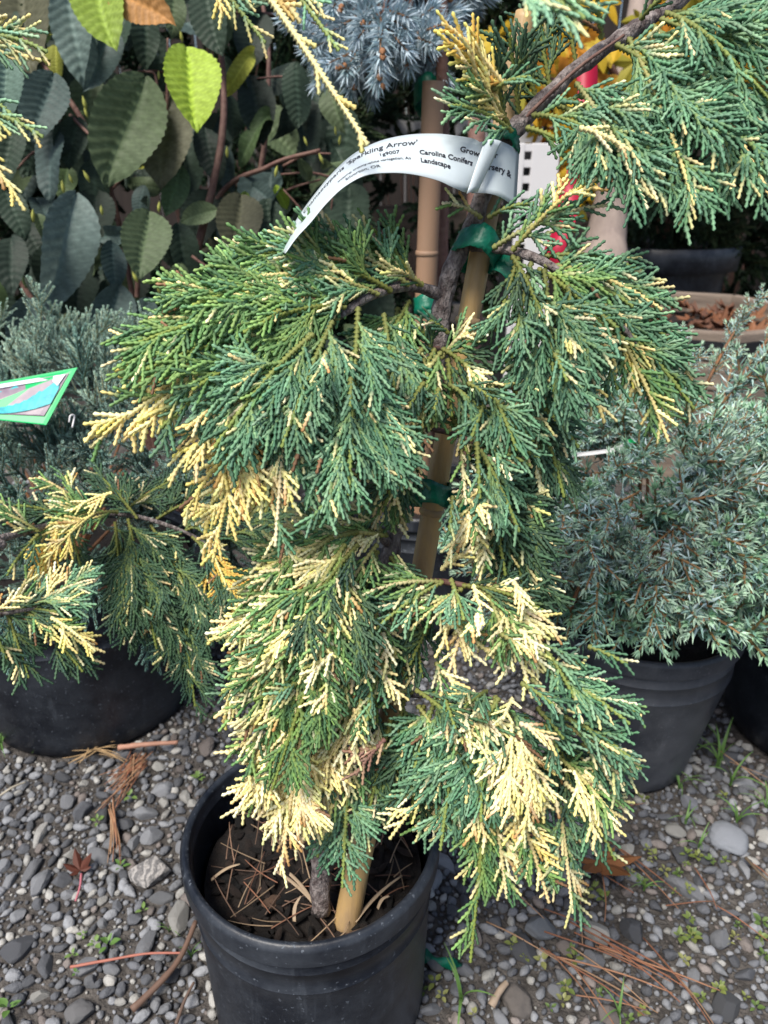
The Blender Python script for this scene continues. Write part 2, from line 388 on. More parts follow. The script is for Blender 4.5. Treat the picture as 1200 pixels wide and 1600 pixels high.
def stone_mesh(seed, sub, flat=.7, ang=.0):
    bm = bmesh.new(); bmesh.ops.create_icosphere(bm, subdivisions=sub, radius=1); r = random.Random(seed)
    off = Vector((r.random() * 50, r.random() * 50, r.random() * 50)); sx, sy = r.uniform(.8, 1.25), r.uniform(.7, 1.0)
    planes = [Vector((r.uniform(-1, 1), r.uniform(-1, 1), r.uniform(-.6, 1))).normalized() for _ in range(7)]
    for v in bm.verts:
        p = v.co.copy(); k = 1 + .28 * mnoise.noise(p * .9 + off) + .09 * mnoise.noise(p * 2.6 + off)
        q = p * k
        if ang:
            for pl in planes:
                h = q.dot(pl)
                if h > .66: q -= pl * (h - .66) * ang
        v.co = Vector((q.x * sx, q.y * sy, q.z * flat))
    return bm
def stone_colour(r):
    x = r.random()
    g0 = 1.0
    if x < .40: g = r.uniform(.09, .18); c = (g * .97, g, g * 1.10)
    elif x < .76: g = r.uniform(.18, .34); c = (g * .98, g, g * 1.06)
    elif x < .91: g = r.uniform(.30, .48); c = (g, g * .97, g * .91)
    else: g = r.uniform(.14, .26); c = (g * 1.12, g * .97, g * .90)
    return (c[0] * .95, c[1] * .965, c[2] * .98)
big = [bm_mesh('stone', stone_mesh(i, 3, .62 + .06 * (i % 4), [.8, .95, .9, 1.0][i % 4]), False) for i in range(10)]
for m_ in big: m_.materials.append(M['stone'])
CELL = .03; grid = {}
def free(x, y, r, slack=.82):
    for kx, ky, kr in KEEP:
        if (x - kx) ** 2 + (y - ky) ** 2 < (kr + r * .7) ** 2: return False
    i, j = int(x // CELL), int(y // CELL)
    for a in range(i - 2, i + 3):
        for b in range(j - 2, j + 3):
            for (px, py, pr) in grid.get((a, b), ()):
                if (x - px) ** 2 + (y - py) ** 2 < ((r + pr) * slack) ** 2: return False
    return True
def claim(x, y, r): grid.setdefault((int(x // CELL), int(y // CELL)), []).append((x, y, r))
# stones one can name
def hero_stone(u, v, wpx, hpx, col, label, seed, ang=.9, flat=.6, mt=None, rz=0):
    p = WG(u, v, .008); d = (p - CAM).dot(FWD); k = d / FPX
    a = wpx * k / 2; b = hpx * k / 2 / max(.5, .80)
    me = bm_mesh('rock', stone_mesh(seed, 4, flat, ang), ang < .5)
    o = obj('rock', me, mt or M['stone'], None, (p.x, p.y, max(a, b) * .28)); o.scale = (a, b, (a + b) * .5); o.rotation_euler = (0, 0, rz); o.color = (*col, 1)
    claim(p.x, p.y, max(a, b)); tag(o, label, 'rock', 'rocks lying in the gravel'); return o
band = mat('banded_rock', (.34, .32, .31), .85, bump=.8, bscale=9)
_t = band.node_tree; _w = _t.nodes.new('ShaderNodeTexWave'); _w.inputs['Scale'].default_value = .75; _w.inputs['Distortion'].default_value = 9; _w.inputs['Detail'].default_value = 4; _w.inputs['Detail Scale'].default_value = 2.5
_r = _t.nodes.new('ShaderNodeValToRGB'); _r.color_ramp.elements[0].color = (.17, .165, .165, 1); _r.color_ramp.elements[1].color = (.38, .36, .345, 1); _r.color_ramp.elements[0].position = .25; _r.color_ramp.elements[1].position = .75
_tc = _t.nodes.new('ShaderNodeTexCoord'); _t.links.new(_tc.outputs['Object'], _w.inputs['Vector']); _t.links.new(_w.outputs['Fac'], _r.inputs[0]); _t.links.new(_r.outputs[0], _t.nodes['Principled BSDF'].inputs['Base Color'])
hero_stone(237, 1363, 64, 62, (.30, .28, .27), 'large angular rock with pale and dark stripes beside the black pot', 21, .9, .6, band)
hero_stone(1138, 1309, 50, 50, (.30, .32, .36), 'smooth pale oval stone in the gravel near the grass blades', 5, 0, .55, rz=-.7)
hero_stone(120, 1580, 52, 44, (.17, .17, .175), 'broad rough grey rock set in gravel beyond the fallen twig', 31, .8)
hero_stone(810, 1560, 60, 46, (.15, .135, .125), 'blocky brownish grey rock beside the flat pine needles and short peg', 33, .9)
hero_stone(842, 1447, 46, 44, (.17, .185, .205), 'squarish blue grey rock under the hanging green sprig', 35, .9)
hero_stone(1135, 1565, 38, 46, (.075, .078, .085), 'dark charcoal rock among the yellow green weeds', 36, .9)
hero_stone(1078, 1252, 34, 28, (.22, .23, .26), 'pale blue grey block in the gravel by the dusty pot', 38, .9)
hero_stone(255, 1403, 44, 24, (.14, .145, .155), 'flat grey slab tucked against the striped rock', 39, .85)
def in_view(x, y):
    r = Vector((x, y, 0)) - CAM; d = r.dot(FWD); return 600 + r.dot(RT) / d * FPX, 800 - r.dot(UP) / d * FPX, d
ns = 0; tries = 0
while ns < 290 and tries < 20000:
    tries += 1; x = rng.uniform(-.55, .72); y = rng.uniform(.26, 1.02); u, v, d = in_view(x, y)
    if not (-20 < u < 1220 and 1000 < v < 1640): continue
    if u > 330 and u < 640 and v > 1250: continue
    r = rng.choice([.0084, .0092, .0100, .0110, .0125, .0145, .0175]) * rng.uniform(.85, 1.15)
    if not free(x, y, r, .9): continue
    claim(x, y, r); o = obj('stone', big[rng.randrange(10)], None, ground, (x, y, gz(x, y) + r * rng.uniform(.15, .42)))
    o.scale = (r * rng.uniform(.85, 1.25), r * rng.uniform(.8, 1.1), r); o.rotation_euler = (rng.uniform(-.3, .3), rng.uniform(-.3, .3), rng.uniform(0, 6.3)); o.color = (*stone_colour(rng), 1); ns += 1
# the countless rest of the gravel
protoA = []; protoB = []
for i in range(8):
    bm = stone_mesh(100 + i, 2, .7, .9); protoA.append((np.array([v.co[:] for v in bm.verts]), np.array([[v.index for v in f.verts] for f in bm.faces]))); bm.free()
    bm = stone_mesh(200 + i, 1, .75, .8); protoB.append((np.array([v.co[:] for v in bm.verts]), np.array([[v.index for v in f.verts] for f in bm.faces]))); bm.free()
GVs, GFs, GCs, gb = [], [], [], 0
def put_pebble(x, y, r, hi):
    global gb
    V, F = (protoA if hi else protoB)[rng.randrange(8)]
    a = rng.uniform(0, 6.28); ca, sa = math.cos(a), math.sin(a); R = np.array([[ca, -sa, 0], [sa, ca, 0], [0, 0, 1]])
    P = (V * np.array([r * rng.uniform(.85, 1.3), r * rng.uniform(.8, 1.1), r])) @ R.T + np.array([x, y, gz(x, y) + r * rng.uniform(.25, .6)])
    GVs.append(P); GFs.append(F + gb); GCs.append(np.repeat(np.array([stone_colour(rng)]), len(V), 0)); gb += len(V)
for (r0, r1, n_) in ((.0062, .0095, 9000), (.0040, .0062, 24000), (.0020, .0036, 26000)):
    for _ in range(n_):
        x = rng.uniform(-.70, .80); y = rng.uniform(.22, 1.25); r = rng.uniform(r0, r1)
        if r0 < .005 and (y > 1.12 or x < -.60): continue
        if not free(x, y, r, .72): continue
        claim(x, y, r); put_pebble(x, y, r, r0 > .006 and y < 1.1)
for _ in range(9000):      # coarser cover farther out
    x = rng.uniform(-2.2, 2.4); y = rng.uniform(-.4, 2.6); r = rng.uniform(.007, .013)
    if -.70 < x < .80 and .22 < y < 1.25: continue
    if free(x, y, r, .75): claim(x, y, r); put_pebble(x, y, r, False)
gravel = obj('gravel', mesh_np('gravel', np.vstack(GVs), np.vstack(GFs), np.vstack(GCs), False), M['gravel']); tag(gravel, 'loose grey and buff gravel spread over the ground', 'gravel', kind='stuff')

# ================================================================== pots
def nursery_pot(c, rim_r, base_r, h, mt, label, soil_drop, wob=.004, name='nursery_pot', lip=.011, group=None):
    root = empty(name, c); tag(root, label, 'pot', group); t = .0035
    prof = [(base_r * .2, .004), (base_r - .006, .004), (base_r, .010)]
    for k in range(1, 9):
        f = k / 8; prof.append((base_r + (rim_r - lip * .75 - base_r) * f, .010 + (h - .075 - .010) * f))
    rr = rim_r - lip * .75
    prof += [(rr + .0006, h - .0735), (rr + .0013, h - .0731), (rr + .0013, h - .0722), (rr + .0007, h - .0718), (rr + .0010, h - .046), (rr + .0017, h - .0456), (rr + .0017, h - .0448), (rr + .0012, h - .0444), (rr + .0016, h - .0260)]
    body = obj('body', lathe('body', prof, 96, True, wob), mt, root, c)
    obj('rim', lathe('rim', [(rr + .0020, h - .0265), (rr + .0024, h - .0262), (rim_r - .0006, h - .0256), (rim_r, h - .0246), (rim_r, h - .0240), (rim_r + .0004, h - .0065), (rim_r + .0003, h - .0050), (rim_r - .0006, h - .0034), (rim_r - .0024, h - .0012), (rim_r - .0040, h), (rim_r - .0052, h - .0001), (rim_r - .0078, h - .0012), (rim_r - .0086, h - .0026), (rim_r - .0092, h - .0060), (rim_r - .010, h - .018), (rim_r - .0104, h - .0185), (rim_r - .0104, h - .021), (rim_r - .0098, h - .0215),
        (rim_r - .012 - (rim_r - base_r) * .35, h - .10)], 96, True, wob), mt, root, c)
    soil_r = rim_r - .0155 - (rim_r - base_r) * .3 * soil_drop / .1; V = [(0, 0, 0)]; F = []; nr_, na = 16, 64
    for i in range(1, nr_ + 1):
        for j in range(na):
            a = 2 * math.pi * j / na; r = soil_r * i / nr_; x, y = r * math.cos(a), r * math.sin(a)
            V.append((x, y, .010 * mnoise.noise(Vector((x * 30, y * 30, c[0] * 9))) + .005 * mnoise.noise(Vector((x * 90, y * 90, 2)))))
    for j in range(na): F.append((0, 1 + j, 1 + (j + 1) % na))
    for i in range(nr_ - 1):
        for j in range(na): j2 = (j + 1) % na; F.append((1 + i * na + j, 1 + (i + 1) * na + j, 1 + (i + 1) * na + j2, 1 + i * na + j2))
    me = bpy.data.meshes.new('soil'); me.from_pydata(V, [], F); me.polygons.foreach_set('use_smooth', np.ones(len(F), dtype=bool))
    soil = obj('soil', me, M['soil'], root, (c[0], c[1], c[2] + h - soil_drop)); return root, soil, soil_r
PC = Vector((POT_C.x, POT_C.y, 0))
pot, soil, soil_r = nursery_pot(PC, POT_R, .1165, .25, M['pot'], 'round black plastic nursery pot holding the tall variegated cypress', .056)
nursery_pot(LPOT, .21, .172, .285, M['pot'], 'wide black pot under the feathery blue juniper with a picture tag', .03)
nursery_pot(RPOT, .148, .108, .270, M['greypot'], 'dusty grey black pot holding the spiky blue juniper', .03)
nursery_pot(EPOT, .19, .15, .29, M['pot'], 'black pot standing next to the dusty grey pot', .03)

# bark chips in the pot soil
def chip_mesh(seed):
    r = random.Random(seed); bm = stone_mesh(seed, 2, .35, .7)
    return bm_mesh('bark_chip', bm)
chips = [chip_mesh(60 + i) for i in range(5)]
for m_ in chips: m_.materials.append(M['chip'])
sz = .25 - .056
for i in range(230):
    a = rng.uniform(0, 6.28); r = soil_r * math.sqrt(rng.random()) * .93; s = rng.uniform(.003, .009)
    o = obj('bark_chip', chips[i % 5], None, soil, (PC.x + r * math.cos(a), PC.y + r * math.sin(a), sz + .004 + rng.uniform(0, .005)))
    o.scale = (s * rng.uniform(1, 2.0), s * .8, s); o.rotation_euler = (rng.uniform(-.5, .5), rng.uniform(-.5, .5), rng.uniform(0, 6.3)); k = rng.uniform(.1, .85) ** 1.7; o.color = (.060 * k, .036 * k, .027 * k, 1)
p = WG(425, 1410, sz + .008); o = obj('bark_chip', bm_mesh('bark_chip', stone_mesh(77, 3, .5, .5)), M['chip'], soil, p); o.scale = (.010, .012, .009); o.color = (.17, .10, .065, 1)

# ================================================================== fallen needles, twigs, leaves, weeds
NEED = []
for i in range(6):
    b_ = rng.choice([-.02, .03, .015, -.04])
    me, _ = tube('pine_needle', [(0, 0, 0), (b_ * .5, .33, rng.uniform(-.01, .02)), (b_ * .6, .66, rng.uniform(0, .02)), (0, 1, 0)], [.009, .009, .005], 5, 8, origin=(0, 0, 0)); me.materials.append(M['drystalk']); NEED.append(me)
def needle(u0, v0, u1, v1, z=.014, col=None, thick=1.0, label='fallen brown pine needle lying on the gravel', group='pine needles on the gravel', zg=None, name='pine_needle', cat='pine needle'):
    a = WG(u0, v0, z + rng.uniform(0, .006)); b = WG(u1, v1, z + rng.uniform(0, .006)); L = (b - a).length
    o = obj(name, NEED[rng.randrange(6)], None, None, a); orient(o, b - a, Z, (.105 * thick, L, L)); k = rng.uniform(.7, 1.25)
    c = col or rng.choice([(.26, .11, .06), (.32, .16, .09), (.36, .22, .13)]); o.color = (c[0] * k, c[1] * k, c[2] * k, 1)
    tag(o, label, cat, group); return o
for i in range(13):        # the raft of needles in the open gravel
    u, v = 850 + rng.uniform(-10, 90), 1440 + rng.uniform(0, 60)
    needle(u, v, u + rng.uniform(70, 190), v + rng.uniform(50, 120), label='long tan pine needle in the flat raft by the blocky rock', group='raft of pine needles')
for a in ((715, 1325, 850, 1435), (820, 1300, 990, 1395), (945, 1310, 1065, 1400), (960, 1320, 1060, 1420), (1085, 1355, 1120, 1420), (1120, 1415, 1200, 1470), (1040, 1415, 1115, 1408), (1005, 1465, 1110, 1600), (1030, 1495, 1115, 1600), (900, 1555, 1010, 1578),
          (900, 1345, 910, 1475), (940, 1360, 945, 1440), (1120, 1170, 1200, 1230), (1140, 1190, 1200, 1215), (960, 1265, 1010, 1255), (1170, 1345, 1210, 1380), (850, 1420, 960, 1470), (760, 1440, 870, 1500)): needle(*a)
for i in range(26):        # bundle beside the wide pot
    u = 222 + rng.gauss(0, 9); v = 1168 + rng.uniform(0, 30); needle(u, v, 180 + rng.gauss(0, 13), 1245 + rng.uniform(-40, 30), .012, label='rusty pine needle in the bundle trailing from the wide pot', group='rusty needle bundle')
for i in range(9): u = 175 + rng.gauss(0, 5); needle(u, 1245 + rng.uniform(0, 20), 182 + rng.gauss(0, 8), 1340 + rng.uniform(-20, 20), .012, label='rusty pine needle in the bundle trailing from the wide pot', group='rusty needle bundle')
for i in range(16): a = rng.uniform(-.5, .4); needle(150 + rng.gauss(0, 5), 1172 + rng.gauss(0, 3), 150 - rng.choice([-1, 1, 1]) * rng.uniform(25, 55), 1172 + rng.uniform(-14, 34), .016, (.40, .27, .14), label='straw coloured dry needle at the foot of the wide pot', group='straw tuft')
for i in range(85):        # litter lying on the potting soil
    a = rng.uniform(0, 6.28); r = soil_r * math.sqrt(rng.random()) * .85; a2 = rng.uniform(0, 6.28); l = rng.uniform(.025, .065); x0, y0 = PC.x + r * math.cos(a), PC.y + r * math.sin(a)
    x1, y1 = x0 + l * math.cos(a2), y0 + l * math.sin(a2); q = math.hypot(x1 - PC.x, y1 - PC.y)
    if q > soil_r * .95: x1 = PC.x + (x1 - PC.x) * soil_r * .92 / q; y1 = PC.y + (y1 - PC.y) * soil_r * .92 / q
    o = obj('pine_needle', NEED[rng.randrange(6)], None, None, (x0, y0, sz + .009 + rng.uniform(0, .006))); dv = Vector((x1 - x0, y1 - y0, rng.uniform(-.003, .008))); L = max(dv.length, .015); orient(o, dv, Z, (.075, L, L * .6))
    k = rng.uniform(.35, 1.1); c = rng.choice([(.26, .12, .07), (.34, .24, .15), (.20, .12, .08)]); o.color = (c[0] * k, c[1] * k, c[2] * k, 1); tag(o, 'dry pine needle resting on the dark potting soil', 'pine needle', 'needle litter in the cypress pot')
for (u0, v0, u1, v1) in ((555, 1440, 628, 1368), (590, 1420, 608, 1400), (460, 1440, 470, 1400), (430, 1360, 500, 1425), (440, 1355, 495, 1420), (330, 1375, 375, 1350)):
    a = WG(u0, v0, sz + .012); b = WG(u1, v1, sz + .02); o = obj('dry_stalk', NEED[1], None, None, a); L = (b - a).length; orient(o, b - a, Z, (.22, L, L)); o.color = (.36, .27, .18, 1); tag(o, 'pale dry stalk lying on the soil of the cypress pot', 'stalk', 'dry stalks in the cypress pot')
def twig_obj(pts, r, label, col, name='twig', z=.016):
    P = [WG(u, v, z + dz) for u, v, dz in pts]; me, o0 = tube(name, P, [r, r * .85, r * .7], 8, 20, rough=.2, freq=120); o = obj(name, me, M['drystalk'], None, o0); o.color = (*col, 1); tag(o, label, 'twig', None); return o
twig_obj([(206, 1578, 0), (250, 1535, .004), (282, 1495, .006), (306, 1440, .01)], .0042, 'knobbly brown twig leaning toward the cypress pot', (.15, .09, .065))
twig_obj([(110, 1511, .004), (170, 1500, .008), (230, 1490, .008), (290, 1489, .004)], .0017, 'thin reddish leaf stalk lying across the gravel', (.40, .15, .11))
twig_obj([(275, 1600, 0), (290, 1560, .004), (303, 1535, .006)], .0022, 'short dark twig next to the cypress pot', (.13, .085, .065))
twig_obj([(768, 1572, .004), (780, 1550, .01), (792, 1535, .012)], .0046, 'short bare wooden peg by the blocky brownish rock', (.30, .23, .17))
twig_obj([(0, 1243, .004), (20, 1230, .008), (40, 1222, .004)], .002, 'pale straw near the edge of the wide pot', (.42, .38, .30))
twig_obj([(1165, 1340, .004), (1185, 1362, .008), (1205, 1380, .004)], .0022, 'dark bent stick on the gravel past the pale oval stone', (.12, .09, .06))
twig_obj([(185, 1168, .01), (230, 1163, .014), (278, 1160, .01)], .0045, 'pinkish peeled stick lying by the wide pot', (.45, .24, .17))

def palm_leaf(name, lobes, size, col, base_uv, label, rz, z=.02, curl=.15, mt='leaf', world=None, spread=1.0, parent=None):
    """a maple-type leaf: outline of pointed lobes, gently cupped, with real thickness"""
    pts = [(0, 0)]
    n = len(lobes); outline = []
    for i, (ang, ln) in enumerate(lobes):
        a = math.radians(ang * spread); w_ = .26 * ln
        ax_, ay = math.sin(a), math.cos(a); px_, py = ay, -ax_
        outline += [(ax_ * ln * .42 - px_ * w_ * .9, ay * ln * .42 - py * w_ * .9), (ax_ * ln * .72 - px_ * w_ * .62, ay * ln * .72 - py * w_ * .62), (ax_ * ln, ay * ln), (ax_ * ln * .72 + px_ * w_ * .62, ay * ln * .72 + py * w_ * .62), (ax_ * ln * .42 + px_ * w_ * .9, ay * ln * .42 + py * w_ * .9)]
    V = []; top = [(0, 0)] + [(x, y) for x, y in outline]
    for x, y in top: V.append((x * size, y * size, size * curl * (x * x + y * y) * (1 if (len(V) % 5) else .4)))
    k = len(V)
    for x, y, zz in list(V): V.append((x, y, zz - size * .012))
    F = []
    for i in range(1, k - 1): F.append((0, i + 1, i)); F.append((k, k + i, k + i + 1)); F.append((i, i + 1, k + i + 1, k + i))
    me = mesh_np(name, np.array(V), F, np.ones((len(V), 3)))
    me.materials.append(M[mt]); return me
LOB = [(-105, .55), (-55, .85), (0, 1.0), (55, .85), (105, .55)]
me = palm_leaf('dry_maple_leaf', LOB, .062, None, None, None, 0, curl=.35)
o = obj('dry_maple_leaf', me, None, None, WG(935, 1345, .03)); o.rotation_euler = (.25, -.1, math.radians(200)); o.color = (.33, .15, .07, 1); tag(o, 'curled brown maple leaf lying beside the drooping green sprays', 'leaf')
me = palm_leaf('small_maple_leaf', LOB, .026, None, None, None, 0, curl=.5)
o = empty('small_maple_leaf', WG(125, 1360, .012)); tag(o, 'small withered maroon leaf with a pink stalk on the gravel', 'leaf')
bl = obj('blade', me, None, o, WG(125, 1360, .016)); bl.rotation_euler = (.2, .1, .6); bl.color = (.14, .05, .035, 1)
me, o0 = tube('stalk', [WG(127, 1365, .016), WG(125, 1385, .014), WG(118, 1408, .012)], [.0015, .0012], 6, 8); s_ = obj('stalk', me, M['drystalk'], o, o0); s_.color = (.5, .16, .2, 1)

def oval_leaf(L, Wd, nu=6, nv=2, fold=.2, curl=.2):
    V = []; F = []
    for i in range(nu + 1):
        t = i / nu; hw = Wd / 2 * max(.03, math.sin(math.pi * min(1, t ** .85)) ** .8)
        for j in range(-nv, nv + 1):
            s = j / nv; V.append((s * hw, t * L, fold * abs(s) * hw + curl * L * t * t * .5))
    k = 2 * nv + 1
    for i in range(nu):
        for j in range(2 * nv): F.append((i * k + j, i * k + j + 1, (i + 1) * k + j + 1, (i + 1) * k + j))
    return V, F
def weed_mesh(seed):
    r = random.Random(seed); V = []; F = []
    for ring, (n, L, el) in enumerate(((r.choice([3, 4]), .010, .35), (r.choice([2, 3]), .007, .8))):
        for k in range(n):
            a = 2 * math.pi * (k + r.uniform(-.2, .2)) / n + ring * .6; l = L * r.uniform(.7, 1.2)
            v, f = oval_leaf(l, l * r.uniform(.5, .7), 4, 1, .3, -.3); R = Matrix.Rotation(a, 3, 'Z') @ Matrix.Rotation(el + r.uniform(-.2, .2), 3, 'X'); b = len(V)
            for q in v: q = R @ (Vector(q) + Vector((0, .002, 0))); V.append((q.x, q.y, q.z + .004 + ring * .003))
            F += [tuple(i + b for i in g) for g in f]
    me = mesh_np('weed_seedling', np.array(V), F, np.ones((len(V), 3)), True); me.materials.append(M['weed']); return me
WM = [weed_mesh(i) for i in range(7)]
def weed(u, v, s=1.0, c=None, label='tiny yellow green weed seedling sprouting between gravel stones', group='weed seedlings in the gravel'):
    p = WG(u, v, .004); o = obj('weed_seedling', WM[rng.randrange(7)], None, None, (p.x, p.y, .007)); o.scale = (s,) * 3; o.rotation_euler = (rng.uniform(-.2, .2), rng.uniform(-.2, .2), rng.uniform(0, 6.3))
    c = c or rng.choice([(.22, .26, .07), (.17, .23, .06), (.27, .28, .10), (.12, .19, .05)]); o.color = (*c, 1); tag(o, label, 'weed', group)
for i in range(44):
    u = rng.uniform(830, 1200); v = rng.uniform(1330, 1600)
    if (u - 1020) ** 2 / 200 ** 2 + (v - 1470) ** 2 / 140 ** 2 > rng.uniform(.5, 1.4): continue
    weed(u, v, rng.uniform(.5, 1.0))
for (u, v) in ((1020, 1340), (1010, 1330), (1190, 1500), (1180, 1580), (1150, 1450), (820, 1500), (800, 1480), (680, 1540), (690, 1560), (740, 1590), (860, 1580), (880, 1545), (640, 1570), (660, 1555), (1110, 1350), (1090, 1345), (1060, 1370), (1130, 1250), (990, 1240), (1005, 1255)): weed(u, v, rng.uniform(.55, .95))
for (u, v, s) in ((170, 1485, 1.5), (150, 1480, 1.1), (190, 1362, 1.3), (225, 1428, 1.1), (115, 1497, .9), (130, 1465, .7), (232, 1480, .8), (152, 1290, 1.2), (205, 1250, 1.2), (312, 1222, 1.3), (325, 1085, 1.5), (60, 1178, 1.1), (10, 1160, 1.4), (120, 1525, .7), (14, 1585, 1.6)): weed(u, v, s * .8, rng.choice([(.13, .25, .06), (.18, .29, .08)]), 'small bright green seedling growing alone in the gravel', 'bright seedlings')
def grass_mesh(seed, n, L):
    r = random.Random(seed); V = []; F = []
    for k in range(n):
        a = r.uniform(0, 6.28); lean = r.uniform(.3, 1.1); l = L * r.uniform(.6, 1.1); wd = .0022 * r.uniform(.8, 1.3); b = len(V); seg = 6
        for i in range(seg + 1):
            t = i / seg; out = math.sin(lean * t) * l * t; z = math.cos(lean * t * 1.25) * l * t; hw = wd * (1 - t) ** .6 + .0002
            cx, cy = math.cos(a) * out, math.sin(a) * out; px_, py = -math.sin(a) * hw, math.cos(a) * hw
            V += [(cx + px_, cy + py, z), (cx, cy, z - hw * .5), (cx - px_, cy - py, z)]
        for i in range(seg):
            for j in range(2): F.append((b + i * 3 + j, b + i * 3 + j + 1, b + (i + 1) * 3 + j + 1, b + (i + 1) * 3 + j))
    me = mesh_np('grass_tuft', np.array(V), F, np.ones((len(V), 3)), True); me.materials.append(M['weed']); return me
GM = [grass_mesh(i, [5, 7, 4][i % 3], .075) for i in range(5)]
GRP = 'grass tufts around the pots'
for (u, v, s, lab) in ((1060, 1235, .7, None), (1140, 1230, 1.0, None), (1120, 1200, .9, None), (1045, 1215, .7, None), (1000, 1225, .6, None), (1150, 1290, .8, None), (1070, 1290, .6, None), (1005, 1395, .5, None), (1125, 1185, 1.0, None), (1020, 1185, .6, None), (1195, 1270, .6, None), (1090, 1330, .55, None),
                       (720, 1570, .9, 'flat spreading grass blades beside the scrap of green tape'), (965, 1590, .6, 'single thin grass tuft among the needle raft'), (5, 1175, .8, 'grass tuft at the foot of the wide black pot'), (300, 1500, .35, 'pale green grass sprig touching the cypress pot'), (265, 1460, .35, 'thin grass blade by the knobbly twig'), (330, 1130, .7, 'low grass tuft between wide pot and cypress pot')):
    p = WG(u, v, 0); o = obj('grass_tuft', GM[rng.randrange(5)], None, None, (p.x, p.y, .004)); o.scale = (s,) * 3; o.rotation_euler = (0, 0, rng.uniform(0, 6.3)); o.color = (.14, .27, .07, 1); tag(o, lab or 'loose tuft of green grass in the gravel around the dusty pot', 'grass', None if lab else GRP)
# green tape scrap on the gravel
V = []; F = []
pl = catmull([WG(650, 1492, .02), WG(672, 1495, .03), WG(695, 1504, .022), WG(722, 1508, .016)], 16)
for i, q in enumerate(pl):
    t = i / 16; wd = .0050 * (1 + .25 * math.sin(t * 9)) * (1.1 - .3 * t); tw = math.sin(t * 11) * .9
    off = np.array((.2 * wd, math.cos(tw) * wd, math.sin(tw) * wd + wd * .4)); V += [q - off, q + off]
for i in range(16): F.append((2 * i, 2 * i + 1, 2 * i + 3, 2 * i + 2))
me = mesh_np('tape_scrap', np.array(V) - pl[0], F, None, True); o = obj('tape_scrap', me, M['tie'], None, pl[0]); sm = o.modifiers.new('s', 'SOLIDIFY'); sm.thickness = .0006; tag(o, 'torn scrap of dark green plant tape on the gravel', 'tape')

